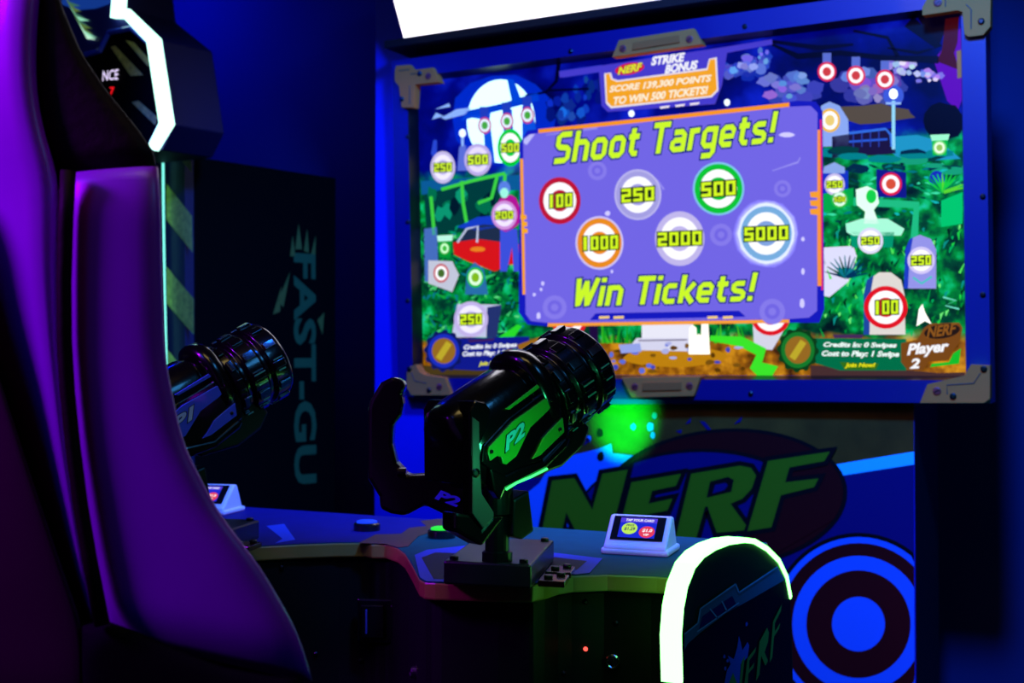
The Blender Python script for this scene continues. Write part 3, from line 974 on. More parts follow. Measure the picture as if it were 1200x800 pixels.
A(oval(848, 584, 145, 82, 0.05), art_black, 6, lg)
A(oval(848, 584, 140, 78, 0.05), art_red, 7, lg)
A(oval(812, 596, 136, 70, 0.05), art_black, 8, lg)
A(oval(810, 598, 132, 68, 0.05), art_blue, 9, lg)
A([(880, 620), (905, 540), (960, 570), (975, 610), (910, 648), (850, 655)], art_red, 9.5, lg)
LET = [[(647, 563), (673, 560), (694, 597), (706, 555), (735.6, 550), (715.6, 626), (674, 621), (663.6, 600), (659, 620), (636, 618)],
       [(740, 565), (798, 555), (792, 569), (764, 575), (760, 590), (788, 584), (782, 598), (755, 603), (750, 622), (790, 616), (783, 634), (722, 634)],
       [(810, 555), (867, 545.5), (880, 548), (886, 557), (881, 572), (870, 584), (856, 590), (874, 615), (872, 621), (840, 624), (829, 593), (826, 594), (814, 637), (790, 637)],
       [(900, 540), (972.5, 529), (966, 540), (925, 547.5), (920, 565), (959, 560.5), (954, 570.5), (915, 580), (904, 617.5), (876, 622)]]
for q, p in enumerate(LET):
    A(outset(p, 5.5), art_black, 10 + q * 0.1, lg)
A([(633, 614), (720, 622), (720, 630), (633, 624)], art_black, 10.5, lg)
for q, p in enumerate(LET):
    A(p, art_green, 11 + q * 0.1, lg)
A([(832, 564), (853, 558.5), (860, 562), (857, 576), (828, 583)], art_black, 12, lg)
A([(838, 568), (850, 565.5), (853, 568), (849, 574), (835, 578)], art_blue, 13, lg)
lg.build('logo', tower, label='green lettered logo over a dark red oval')
tg = MB()
for r, m, k in ((107, art_black, 14), (102, art_light, 15), (95, art_red, 16), (80, art_light, 17), (63, art_red, 18), (32, art_light, 19)):
    A(circ(1006, 731, r * 0.97, r, 56), m, k, tg)
tg.build('target_emblem', tower, label='blue and dark red painted bullseye')

# ------------------------------------------------------------------ gun console in front of the screen
DZ = 0.93
console = thing('gun_console', 'low black console with a wavy cream edge and a green lit side fin', 'arcade console', (0.715, -1.2, 0))
trim_m = mat('cream_edge_trim', (160, 138, 66), 0.3, coat=0.3)
deck_blue = mat('deck_blue_print', (12, 14, 108), 0.65, spec=0.1, noise=0.08, nscale=30)
deck_teal = mat('deck_grey_green_print', (4, 84, 84), 0.7, spec=0.08, noise=0.08, nscale=30)
deck_brown = mat('deck_brown_print', (110, 52, 22), 0.42)
deck_light = mat('deck_light_blue_print', (40, 70, 190), 0.6, spec=0.15)
deck_navy = mat('deck_navy_print', (8, 8, 52), 0.6, spec=0.15)
half = [onz(*p, DZ) for p in ((425, 636.5), (452, 637.5), (466, 642), (474, 648), (482, 661), (491, 678), (497, 681.5), (510, 682.5), (580, 684.5), (624, 685), (638, 682), (655, 676.5), (672, 674), (712, 672.5), (770, 675))]
half = [V((max(p.x, 0.715), p.y, 0)) for p in half]
half[0].x = 0.715
half.append(V((1.272, half[-1].y, 0)))
front = [V((1.43 - p.x, p.y, 0)) for p in half[:0:-1]] + half
YB = -0.93
outl = front + [V((1.272, YB, 0)), V((1.43 - 1.272, YB, 0))]
mb = MB()
mb.prism([V((p.x, p.y, DZ - 0.024)) for p in outl], (0, 0, 0.024), deck_teal, trim_m)


def K(pts, m, k):
    mb.poly([onz(x, y, DZ + 0.0004 * k) for x, y in pts], m)


fl = [p for p in front if p.x <= 0.716]
mb.poly([V((p.x, p.y, DZ + 0.0006)) for p in [V((p.x, p.y + 0.003, 0)) for p in fl]] + [V((0.70, YB + 0.002, DZ + 0.0006)), V((0.16, YB + 0.002, DZ + 0.0006))], deck_blue)
K([(420, 636), (440, 626), (470, 625), (480, 618), (500, 616), (492, 610), (520, 607), (560, 604), (600, 606), (540, 612), (520, 616), (508, 622), (490, 628), (478, 640), (466, 641), (452, 637)], deck_brown, 2.5)
K([(486, 650), (500, 644), (545, 639), (655, 648), (706, 654), (691, 671), (672, 673), (640, 680.5), (624, 683.5), (500, 681), (492, 676)], deck_light, 3)
K([(494, 653), (510, 647), (645, 652), (688, 657), (676, 667), (640, 677), (622, 680), (508, 678)], deck_navy, 4)
K([(312, 616), (333, 613.5), (346, 632), (322, 636.5), (331, 631)], deck_light, 3)
deck = mb.build('deck', console, bevel=0.003, label='printed control deck with cream edge')
mb = MB()
cx = V((0.715, -1.1, 0))
body = [V((p.x * 0.97 + 0.715 * 0.03, -1.1 + (p.y + 1.1) * 0.93 if p.y < -1.1 else p.y + 0.02, 0)) for p in outl]
mb.prism([V((p.x, p.y, 0.0)) for p in body], (0, 0, DZ - 0.024), black_m)
cbody = mb.build('cabinet_body', console, bevel=0.006, label='black console body')


def on_body(x, y):
    best = None
    d = ray(x, y)
    for k in range(len(body)):
        a_, b_ = body[k], body[(k + 1) % len(body)]
        e = b_ - a_
        n = V((e.y, -e.x, 0)).normalized()
        if abs(d.dot(n)) < 1e-6:
            continue
        t = (a_ - CAM).dot(n) / d.dot(n)
        p = CAM + d * t
        s_ = (V((p.x, p.y, 0)) - a_).dot(e) / e.length_squared
        if t > 0 and 0 <= s_ <= 1 and (best is None or t < best[0]):
            best = (t, p, n if n.dot(d) < 0 else -n)
    return best[1], best[2]


chrome = mat('chrome_lock', (190, 190, 195), 0.2, 1.0)
for x, y, r in ((719, 774, 0.0105), (487, 787, 0.0095)):
    p, n = on_body(x, y)
    mb = MB()
    mb.lathe(p, n, [(-0.002, r), (0.006, r), (0.008, r * 0.8), (0.006, r * 0.62), (0.0065, r * 0.3)], chrome, 20)
    mb.box(p + n * 0.007, n.cross(V((0, 0, 1))) * r * 0.1, V((0, 0, r * 0.45)), n * 0.001, bolt_m)
    mb.build('lock', console, label='round chrome lock')
p, n = on_body(686, 760)
mb = MB()
mb.lathe(p, n, [(-0.001, 0.003), (0.002, 0.003), (0.0035, 0.0018)], glow((255, 70, 60), 3), 12)
mb.build('indicator_light', console, label='tiny red indicator light')
for x, y in ((370, 766), (423, 774), (722, 730), (660, 789), (686, 705), (330, 665)):
    p, n = on_body(x, y)
    mb = MB()
    mb.lathe(p, n, [(-0.001, 0.004), (0.002, 0.004), (0.004, 0.002)], mat('dark_steel', (70, 70, 78), 0.3, 1.0), 12)
    mb.build('bolt', console)
p, n = on_body(455, 727)
t_ = V((0, 0, 1)).cross(n).normalized()
mb = MB()
pl = mat('black_gloss_plastic', (14, 14, 18), 0.22, coat=0.5)
mb.box(p + n * 0.003, t_ * 0.05, V((0, 0, 0.036)), n * 0.004, pl)
cdoor = mb.build('coin_door', console, bevel=0.003, label='small black coin door')
for s_ in (-1, 1):
    mb = MB()
    mb.box(p + n * 0.008 + t_ * 0.024 * s_, t_ * 0.018, V((0, 0, 0.026)), n * 0.004, pl)
    mb.box(p + n * 0.012 + t_ * (0.024 * s_ - 0.010), t_ * 0.0015, V((0, 0, 0.02)), n * 0.001, mat('blue_slot_plate', (70, 80, 170), 0.3))
    mb.build('coin_slot', cdoor, bevel=0.002)
for (x, y), c, lb in (((430, 613.5), (20, 60, 235), 'blue lit push button'), ((517.5, 621.5), (40, 220, 60), 'green lit push button')):
    p = onz(x, y, DZ + 0.012)
    p.z = DZ
    mb = MB()
    mb.lathe(p, (0, 0, 1), [(0.0, 0.0235), (0.012, 0.0235), (0.014, 0.021), (0.0145, 0.018)], pl, 32)
    bt = mb.build('push_button', console, label=lb)
    mb = MB()
    mb.lathe(p + V((0, 0, 0.0142)), (0, 0, 1), [(0, 0.0185), (0.003, 0.018), (0.0045, 0.014)], glow(c, 1.3), 32)
    mb.build('button_cap', bt)

# side fin with its light tube
FO, FI = 1.30, 1.274
fin = [(803, 900), (798, 800), (796.5, 745), (799, 712), (804, 686), (813, 663), (824, 650), (838, 641), (854, 635), (872, 632.5), (884, 634), (899, 643), (913, 657), (922, 676), (926.5, 700), (928, 730), (930, 800), (930, 900)]
fo = [onx(x, y, FO) for x, y in fin]
fo[0].z = fo[-1].z = 0.02
mb = MB()
fin_m = mat('fin_dark_green_print', (14, 44, 8), 0.5, spec=0.2)
ins = [p + V((-0.001, 0, 0)) for p in fo]
mb.prism(ins, (-0.024, 0, 0), fin_m)
finp = mb.build('side_fin', console, label='dark printed side fin')
mb = MB()
path = fo[1:15]
cen = V((FO, -1.15, 0.72))
rs = []
for k, p in enumerate(path):
    a_, b_ = path[max(0, k - 1)], path[min(len(path) - 1, k + 1)]
    d = (b_ - a_).normalized()
    n = V((0, -d.z, d.y))
    if n.dot(p - cen) < 0:
        n = -n
    th = 0.004
    rs.append([V((FO + 0.0015, p.y, p.z)) - n * 0.004, V((FO + 0.0015, p.y, p.z)) + n * th, V((FI - 0.0005, p.y, p.z)) + n * th, V((FI - 0.0005, p.y, p.z)) - n * 0.004])
mb.rings(rs, glow((112, 255, 112), 6))
mb.build('light_tube', finp, label='bright green light tube around the fin')
fm = MB()


def Fx(pts, m, k): fm.poly([onx(x, y, FO + 0.0004 * k) for x, y in pts], m)


steel_p = mat('fin_blue_steel_print', (60, 120, 130), 0.5, spec=0.2)
steel_l = mat('fin_pale_steel_print', (120, 190, 200), 0.5, spec=0.2)
navy_p = mat('fin_navy_print', (14, 18, 60), 0.4)
fblack = mat('fin_black_print', (3, 3, 5), 0.5, spec=0.15)
Fx([(798, 760), (830, 736), (870, 706), (919, 676), (926, 705), (928, 800), (928, 860), (802, 860)], fblack, 0.5)
Fx([(802, 743), (818, 730), (821, 713), (862, 684), (866, 694), (911, 664), (920, 679), (880, 702), (850, 719), (822, 740), (806, 754), (802, 762)], steel_p, 1)
Fx([(819, 738), (823, 722), (858, 698), (864, 710)], navy_p, 2)
for q in ([(802, 743), (818, 730), (821, 713), (862, 684), (866, 694), (911, 664)], [(817, 740), (866, 706)], [(832, 713), (841, 724)], [(846, 704), (852, 716)]):
    for a_, b_ in zip(q, q[1:]):
        Fx(stroke([a_, b_], 1.6), steel_l, 3)
# splash and small lettering
Fx([(848, 805), (852, 785), (856, 778), (853, 768), (860, 772), (864, 758), (866, 745), (868, 752), (870, 762), (876, 752), (878, 756), (876, 770), (868, 778), (866, 805)], art_light, 3)
for x, y in ((849, 769), (853, 774), (850, 783), (875, 731)):
    Fx(blob(x, y, 1.6, 2.4, 0.3, 8), art_light, 3)
lgreen = mat('fin_green_letters', (90, 170, 50), 0.5, spec=0.2)
for q in ([(852, 806), (859, 788), (866, 806), (869, 775), (873, 768), (868, 812), (862, 812), (859, 802), (856, 814)],
          [(876, 771), (886, 758), (885, 764), (878, 774), (878, 784), (884, 776), (883, 782), (877, 789), (876, 806), (871, 812)],
          [(890, 752), (899, 735), (901, 741), (900, 752), (896, 764), (900, 774), (897, 780), (892, 768), (890, 790), (886, 798)],
          [(906, 728), (916, 708), (915, 716), (908, 730), (908, 740), (914, 730), (913, 736), (907, 746), (905, 770), (902, 776)]):
    Fx(q, lgreen, 4)
fm.build('logo', finp, label='small green lettered logo with blue splash')

# ------------------------------------------------------------------ mounted guns
TH, AL = math.radians(50), math.radians(27)
FH = V((-_s, _c, 0))
GH = RT * math.sin(TH) + FH * math.cos(TH)
GO = V((1.094, -1.518, 1.10))


class GunFrame:
    def __init__(self, o, yaw):
        r = Matrix.Rotation(yaw, 3, 'Z')
        self.o = o
        self.h = r @ GH
        self.n = V((self.h.y, -self.h.x, 0))
        z = V((0, 0, 1))
        self.u = self.h * math.cos(AL) + z * math.sin(AL)
        self.w = -self.h * math.sin(AL) + z * math.cos(AL)

    def L(self, u, w, n=0.0): return self.o + self.u * u + self.w * w + self.n * n
    def Hz(self, h, z, n=0.0): return self.o + self.h * h + V((0, 0, z)) + self.n * n


G0 = GunFrame(GO, 0)


def uw(x, y, off=0.05):
    p = onpl(x, y, G0.o + G0.n * off, G0.n) - G0.o
    return p.dot(G0.u), p.dot(G0.w)


def hz(x, y, off=0.05):
    p = onpl(x, y, G0.o + G0.n * off, G0.n) - G0.o
    return p.dot(G0.h), p.z


def cf(x, y, Z=1.76):
    """points of the side handle, on an upright plane through the gun; returned relative to the gun"""
    p = onpl(x, y, CAM + FH * Z, FH) - G0.o
    return p.dot(G0.h), p.dot(G0.n), p.z


gblack = mat('gloss_black_plastic', (9, 7, 9), 0.22, coat=0.6, bump=0.05, nscale=150)
gdark = mat('satin_black_plastic', (7, 6, 8), 0.38)
gedge = mat('red_black_plastic', (40, 6, 12), 0.25, coat=0.5)
gbase = mat('dark_steel_plate', (70, 72, 78), 0.32, 0.85, noise=0.1, nscale=40)


def gun(label, o, yaw, num, pcol, tcol, green):
    g = GunFrame(o, yaw)
    L, Hz = g.L, g.Hz
    z = V((0, 0, 1))
    base = Hz(0, DZ + 0.001 - g.o.z)
    root = thing('mounted_gun', label, 'toy gun', (base.x, base.y, DZ))
    pm = mat('side_plate_' + num, pcol, 0.35, coat=0.2)
    tm = mat('number_print_' + num, tcol, 0.4)

    def ring(u, rn, rw, wc=0.040, e=3.0, n=28):
        out = []
        for k in range(n):
            t = 2 * math.pi * k / n
            c_, s_ = math.cos(t), math.sin(t)
            out.append(L(u, wc + rw * math.copysign(abs(s_) ** (2 / e), s_), rn * math.copysign(abs(c_) ** (2 / e), c_)))
        return out
    mb = MB()
    mb.rings([ring(-0.07, .036, .05), ring(-0.06, .045, .058), ring(-0.04, .049, .062), ring(0.05, .049, .062), ring(0.066, .045, .058)], gblack)
    mb.build('barrel_housing', root, smooth=True)
    mb = MB()
    mb.rings([ring(0.066, .046, .056, .047, 2.4), ring(0.07, .054, .066, .047, 2.4), ring(0.078, .056, .068, .047, 2.4), ring(0.09, .055, .066, .047, 2.4), ring(0.095, .048, .058, .047, 2.4)], gblack)
    mb.build('ring_band', root, smooth=True)
    # muzzle drum with ribs
    mb = MB()
    prof = [(.092, .05), (.096, .058), (.108, .060), (.112, .055), (.118, .055), (.122, .062), (.146, .063), (.15, .057), (.156, .057), (.16, .064), (.184, .064), (.192, .059), (.194, .048), (.188, .041), (.165, .039)]
    AX = .036
    mb.lathe(L(0, AX), g.u, prof, gblack, 32)
    for k in range(12):
        t = 2 * math.pi * k / 12
        rad = g.w * math.sin(t) + g.n * math.cos(t)
        tan = g.u.cross(rad)
        mb.box(L(.134, AX) + rad * .063, g.u * .010, tan * .007, rad * .003, gblack)
        mb.box(L(.172, AX) + rad * .0645, g.u * .010, tan * .006, rad * .0028, gedge if k % 3 == 1 else gblack)
        mb.box(L(.102, AX) + rad * .060, g.u * .005, tan * .009, rad * .003, gblack)
    mb.build('muzzle', root, bevel=0.0012, smooth=True)
    lm = mat('pale_green_line', (90, 190, 140), 0.25, coat=0.5)
    for u_, t, q in ((.172, 8, .008), (.172, -8, .006), (.172, -26, .009), (.134, 2, .010), (.134, -12, .008), (.134, -38, .006), (.134, -46, .006), (.104, -20, .004), (.104, -50, .005)):
        t = math.radians(t)
        rad = g.w * math.sin(t) + g.n * math.cos(t)
        tan = g.u.cross(rad)
        mb = MB()
        mb.box(L(u_, AX) + rad * .0672, g.u * q, tan * .0009, rad * .0007, lm)
        mb.build('muzzle_marking', root)

    # side plates
    def plate(pts, n0, t, m, name, bev=0.001, sub=None):
        mb = MB()
        mb.prism([L(*uw(x, y), n0) for x, y in pts], g.n * t, m)
        return mb.build(name, root, bevel=bev)
    recess = outset([(571, 524), (600, 493), (640, 463), (645, 453), (651, 456), (662, 488), (662, 508), (634, 535), (604, 545), (588, 553), (570, 540)], 5)
    plate(recess, .044, .006, gblack, 'side_shell', .002)
    plate([(571, 524), (600, 493), (640, 465), (643, 455), (646.5, 456.6), (647, 473), (640, 482), (620, 501), (604, 534), (592, 544), (588, 543), (586, 535), (581, 534), (573, 540), (570, 530)], .050, .003, pm, 'side_plate')
    plate([(658, 489), (660, 506), (632, 533), (622, 538), (628, 528), (635, 513), (648, 499)], .050, .003, pm, 'side_plate')
    plate([(629, 450), (632, 454), (596, 480), (591, 479)], .050, .002, pm, 'side_slit')
    rail = plate([(573, 548), (592, 556), (606, 549), (636, 540), (662, 512), (668, 514), (664, 524), (640, 548), (612, 562), (592, 572), (586, 586), (578, 575)], .036, .016, gblack, 'lower_rail', .003)
    for px, py in ((574, 529), (643.5, 469), (654, 503)):
        mb = MB()
        mb.lathe(L(*uw(px, py), .0525), g.n, [(0, .0028), (.002, .0026), (.0028, .0014)], bolt_m, 12)
        mb.build('plate_screw', root)
    mb = MB()
    text(mb, num, L(*uw(590, 530), .0536), L(*uw(613, 510), .0536), L(*uw(589, 512), .0536), tm, 0.15, 0.045, 0.04, gdark, g.n * 0.0004)
    mb.build('number_marking', root, label='printed player number ' + num)
    # under-barrel body and fore grip
    mb = MB()
    mb.prism([L(*uw(x, y, 0), .034) for x, y in ((565, 545), (600, 560), (640, 545), (664, 522), (672, 500), (655, 480), (600, 500))], g.n * -.068, gdark)
    mb.build('lower_body', root, bevel=0.004)
    mb = MB()
    mb.prism([Hz(*hz(x, y, .02), .024) for x, y in ((600, 585), (618, 574), (624, 622), (610, 632), (598, 628))], g.n * -.05, gdark)
    mb.build('fore_block', root, bevel=0.003)
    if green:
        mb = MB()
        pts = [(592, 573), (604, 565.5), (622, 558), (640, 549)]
        mb.tube([L(*uw(x, y), .052) for x, y in pts], .0016, glow((60, 255, 110), 2.5))  # emissive tube added for the green glow on the rail's lower lip
        mb.build('glow_strip', rail, label='short green glow added under the rail')
        lp = lamp('gun_green_fill', 'POINT', Hz(-0.05, -0.01, 0.15), Hz(0, 0, 0), (0.05, 1.0, 0.38), 0.28, 0.01)  # unseen point light added to brighten the side plates and cheek
    # yoke: upright rear housing, lower fork, post
    mb = MB()
    mb.prism([Hz(*hz(x, y), .052) for x, y in ((550, 481), (556, 469), (568, 471), (575, 480), (572, 497), (562, 520), (560, 545), (561, 568), (551, 569))], g.n * -.10, gblack)
    mb.prism([Hz(*hz(x, y), .0515) for x, y in ((551, 560), (560, 560), (562, 580), (577, 600), (577, 606), (565, 620), (551, 602))], g.n * -.02, gblack)
    yoke = mb.build('rear_housing', root, bevel=0.006, seg=3)
    mb = MB()
    mb.prism([Hz(*hz(x, y), .0505) for x, y in ((552, 488), (560, 494), (561, 545), (563, 578), (577, 600), (577, 606), (565, 619), (552, 601))], g.n * .0025, mat('gunmetal_plate', (95, 100, 95), 0.38, 0.3))
    mb.build('cheek_plate', root, bevel=0.001, label='grey metal cheek plate')
    mb = MB()
    mb.lathe(Hz(*hz(556, 554), .052), g.n, [(-.001, .006), (.002, .006), (.003, .004), (.0015, .003)], bolt_m, 16)
    mb.build('bolt', yoke)
    mb = MB()
    mb.prism([Hz(*hz(x, y), .050) for x, y in ((534, 600), (551, 603), (565, 620), (577, 606), (592, 606), (572, 632), (566, 640), (534, 622))], g.n * -.03, gblack)
    mb.build('yoke_fork', root, bevel=0.004)
    mb = MB()
    mb.lathe(Hz(0.0, DZ + .033 - g.o.z), z, [(0, .02), (.012, .02), (.014, .016), (.06, .016), (.062, .021), (.10, .021), (.14, .018)], gdark, 24)
    mb.build('post', root)
    # handle beside the rear
    hp = [(434, 468), (446, 448), (460, 441), (471, 444), (476, 452), (471, 461), (473, 473), (470, 487), (461, 498), (460, 520), (465, 542), (472, 549), (477, 557), (498, 556), (553, 566), (553, 612), (534, 610), (498, 592), (475, 604.5), (458, 602), (445, 596), (444, 582), (431, 561), (431, 532), (431, 478)]
    q = [cf(x, y) for x, y in hp]
    fv = V((FH.dot(G0.h), FH.dot(G0.n), 0))
    tow = lambda a_: g.h * a_[0] + g.n * a_[1] + z * a_[2] + g.o
    mb = MB()
    mb.prism([tow(a_) for a_ in q], (g.h * fv.x + g.n * fv.y) * .04, gblack)
    hd = mb.build('rear_handle', root, bevel=0.007, seg=3)
    mb = MB()
    q = [cf(x, y, 1.757) for x, y in ((471, 549), (475, 552), (476, 558), (471, 558))]
    mb.lathe(tow(cf(471, 553)), g.h * fv.y - g.n * fv.x, [(-.006, .006), (.006, .006)], gblack, 14)
    mb.build('trigger', hd)
    mb = MB()
    lo = (g.h * fv.x + g.n * fv.y) * -.0012
    text(mb, num, tow(cf(509, 584)) + lo, tow(cf(535, 594)) + lo, tow(cf(517, 574)) + lo, mat('blue_number_print', (70, 90, 255), 0.4), 0.0, 0.05)
    mb.build('number_marking', hd, label='blue player number on the handle')
    # base plate
    bl, brr, bk = V((1.032, -1.552, 0)), V((1.15, -1.529, 0)), V((1.066, -1.30, 0))
    rel = lambda p: g.o + (p - GO).dot(G0.h) * g.h + (p - GO).dot(G0.n) * g.n
    c0, c1, c2 = [V((*(rel(p).xy), DZ + .0022)) for p in (bl, brr, bk)]
    c3 = c2 + (c0 - c1)
    mb = MB()
    mb.prism([c0, c1, c2, c3], (0, 0, .031), gbase)
    bp = mb.build('base_plate', root, bevel=0.003)
    ex = (c1 - c0).normalized()
    ey = (c2 - c1).normalized()
    mb = MB()
    for k in range(2):
        s0 = c1 + ey * (.02 + .075 * k) + ex * .006
        mb.box(s0 + ex * .018 + ey * .03 + z * .004, ex * .018, ey * .028, z * .004, gedge)
        mb.lathe(s0 + ex * .012 + ey * .02 + z * .008, z, [(0, .006), (.004, .006), (.005, .004)], bolt_m, 12)
        mb.lathe(s0 + ex * .026 + ey * .045 + z * .008, z, [(0, .006), (.004, .006), (.005, .004)], bolt_m, 12)
    mb.build('mounting_foot', root, bevel=0.001)
    for a_, b_ in ((.1, .06), (.9, .06), (.1, .94), (.9, .94)):
        mb = MB()
        mb.lathe(c0 + (c1 - c0) * a_ + (c3 - c0) * b_ + z * .031, z, [(-.001, .006), (.004, .006), (.005, .004)], bolt_m, 12)
        mb.build('bolt', bp)
    return root


gun('glossy black toy gun with green side plates marked P2, nearer of the two guns', GO, 0, 'P2', (60, 190, 50), (90, 235, 235), True)
gun('glossy black toy gun with blue side plates marked P1, half hidden by the chair', GO + V((-0.549, -0.012, 0.013)), math.radians(-1), 'P1', (70, 95, 255), (190, 220, 255), False)


# ------------------------------------------------------------------ card readers on the deck
rd_m = mat('translucent_white_plastic', (225, 225, 235), 0.3, coat=0.2)
rb_ = rd_m.node_tree.nodes['Principled BSDF']      # faint violet emission over the whole housing
rb_.inputs['Emission Color'].default_value = (0.3, 0.12, 1.0, 1)
rb_.inputs['Emission Strength'].default_value = 0.12


def reader(label, c0, ex, ey, wd, shown):
    z = V((0, 0, 1))
    ex, ey = ex.normalized(), ey.normalized()
    root = thing('card_reader', label, 'card reader', c0, 'card readers on the console deck')
    prof = [(.0, .001), (-.002, .014), (.006, .019), (.048, .056), (.062, .056), (.085, .012), (.088, .001)]
    mb = MB()
    mb.prism([c0 + ey * a_ + z * b_ + ex * .004 for a_, b_ in prof], ex * (wd - .008), rd_m)
    mb.box(c0 + ex * wd / 2 + ey * .045 + z * .006, ex * wd / 2, ey * .047, z * .005, rd_m)
    bd = mb.build('body', root, bevel=0.004, seg=3, smooth=True)
    up_ = (ey * .042 + z * .037).normalized()
    nn = ex.cross(up_).normalized()
    p0 = c0 + ey * .006 + z * .019 + nn * .0006
    mb = MB()
    mb.prism([p0 + ex * .012 + up_ * .004, p0 + ex * (wd - .012) + up_ * .004, p0 + ex * (wd - .012) + up_ * .053, p0 + ex * .012 + up_ * .053], nn * .0012, pl)
    sc = mb.build('display', root, bevel=0.0005)
    w0 = wd - .024
    Q = lambda a_, b_, k: p0 + ex * (.012 + w0 * a_) + up_ * (.004 + .049 * b_) + nn * (.0014 + .0002 * k)
    mb = MB()
    mb.poly([Q(.14, .1, 0), Q(.84, .1, 0), Q(.84, .92, 0), Q(.14, .92, 0)], glow((25, 40, 215), 1))
    mb.poly([Q(.14, .72, 1), Q(.84, .72, 1), Q(.84, .92, 1), Q(.14, .92, 1)], glow((80, 60, 220), 1))
    mb.poly([Q(.34 + .15 * math.cos(t), .47 + .24 * math.sin(t), 1) for t in [2 * math.pi * k / 28 for k in range(28)]], glow((190, 235, 90), 1))
    mb.poly([Q(.68 + .15 * math.cos(t), .35 + .24 * math.sin(t), 1) for t in [2 * math.pi * k / 28 for k in range(28)]], glow((230, 60, 90), 1))
    mb.build('screen_picture', sc)
    mb = MB()
    text(mb, 'TAP YOUR CARD', Q(.24, .77, 2), Q(.78, .77, 2), Q(.24, .87, 2), glow((240, 240, 255), 1), 0.2, 0.04)
    text(mb, '$1.29', Q(.24, .37, 2), Q(.45, .37, 2), Q(.24, .52, 2), glow((40, 60, 90), 1), 0.1, 0.03)
    text(mb, 'PRICE', Q(.27, .56, 2), Q(.42, .56, 2), Q(.27, .64, 2), glow((40, 60, 90), 1), 0.1, 0.03)
    text(mb, '$1.0', Q(.59, .33, 2), Q(.78, .33, 2), Q(.59, .48, 2), glow((255, 245, 250), 1), 0.1, 0.04)
    text(mb, 'VIP', Q(.62, .19, 2), Q(.73, .19, 2), Q(.62, .28, 2), glow((255, 245, 250), 1), 0.1, 0.04)
    mb.build('screen_text', sc)
    return root


reader('small white card reader with lit screen beside the green glowing fin', V((1.089, -1.187, DZ)), V((.11, .012, 0)), V((-.02, .106, 0)), .108, True)
reader('small white card reader on the blue half of the deck, behind the chair', V((0.13, -1.10, DZ)), V((.11, .03, 0)), V((-.03, .106, 0)), .108, False)

# ------------------------------------------------------------------ racing game on the left
N0 = V((-0.60, -0.26, 0))
SD = V((.196, .98, 0)).normalized()
FD = V((-.98, .196, 0)).normalized()
race = thing('racing_cabinet', 'dark racing game cabinet with a white glowing angular light strip', 'arcade machine', (-0.9, 0.0, 0))
rblack = mat('black_cabinet_vinyl', (1, 1, 1), 0.8, spec=0.08)
mb = MB()
mb.prism([N0, N0 + SD * .53, N0 + SD * .53 + FD * .75, N0 + FD * .75], (0, 0, 1.815), rblack)
mb.build('tower_body', race, bevel=0.005)
side = lambda x, y, k=1: onpl(x, y, N0 - FD * (.0008 * k), FD)
frt = lambda x, y, k=1: onpl(x, y, N0 - SD * (.0008 * k), SD)
letm = mat('teal_letter_print', (62, 95, 48), 0.5)
mb = MB()
text(mb, 'FAST-GU', side(344, 296), side(345, 568), side(370, 298), letm, 0.0, 0.03)
shm = mat('yellow_shard_print', (120, 110, 40), 0.5)
for q in ([(346, 292), (350, 262), (354, 292)], [(356, 294), (360, 268), (362, 296)], [(340, 300), (343, 276), (346, 300)], [(320, 368), (330, 335), (328, 365)], [(326, 352), (340, 318), (332, 360)], [(372, 375), (378, 392), (380, 366)], [(364, 300), (370, 276), (369, 320)]):
    mb.poly([side(x, y, 1) for x, y in q], shm)
mb.build('side_lettering', race, label='teal vertical lettering with yellow shards')
# striped corner column
mb = MB()
colm = [(193, 172), (227, 176), (228, 640), (193, 640)]
mb.prism([frt(x, y, 2) for x, y in colm], -SD * .03, mat('navy_column', (24, 26, 60), 0.5))
stm = mat('hazard_yellow_print', (215, 205, 80), 0.6, noise=0.3, nscale=60)
for q in ([(203, 174), (223, 177), (225, 202), (216, 192)], [(195, 215), (225, 253), (226, 296), (195, 257)], [(195, 312), (227, 350), (227, 392), (195, 355)], [(195, 408), (227, 446), (227, 488), (195, 452)]):
    mb.poly([onpl(x, y, N0 - SD * .034, SD) for x, y in q], stm)
mb.build('striped_column', race, label='navy column with yellow hazard stripes')
mb = MB()
mb.tube([onpl(x, y, N0 - SD * .05, SD) for x, y in ((191, 176), (191.5, 250), (193, 350), (195, 430), (197, 500))], .0035, glow((130, 255, 240), 1.2))
mb.build('light_tube', race, label='thin cyan light tube')
# angular head with light strip
HP = N0 - SD * .22
hd_ = lambda x, y, k=0: onpl(x, y, HP - SD * (.0008 * k), SD)
mb = MB()
octo = [(70, -40), (142, -40), (148, 12), (190, 47), (204, 146), (190, 176), (70, 190)]
mb.prism([hd_(x, y) for x, y in octo], SD * .16, mat('blue_head_plastic', (35, 38, 120), 0.5), mat('navy_head_side', (5, 5, 44), 0.6, spec=0.15))
head = mb.build('screen_head', race, bevel=0.004)
mb = MB()
mb.poly([hd_(x, y, 1) for x, y in ((90, 62), (120, 60), (130, 40), (153, 36), (178, 57), (184, 110), (189, 143), (174, 170), (90, 175))], rblack)
for q in ([(147, 47), (157, 49.5), (175, 70), (173.5, 78)], [(129.5, 55), (135, 53.6), (168, 88), (153, 89)], [(154, 119.6), (162.5, 118), (184.5, 137.5), (182, 147)]):
    mb.poly([hd_(x, y, 2) for x, y in q], stm)
mb.build('head_face', head, label='black face with yellow stripes')
mb = MB()
mb.tube([hd_(x, y, 4) for x, y in ((100, 64), (118, 59), (128, 38), (154, 33), (180, 55), (186, 110), (190, 143), (177, 169))], .008, mat('blue_tube_trim', (60, 80, 210), 0.25, coat=0.5), 10)
mb.build('trim_tube', head)
mb = MB()
sp = stroke([(145, -30), (142.5, 21), (152, 16.5), (184, 49), (199.5, 146), (186, 175)], 11)
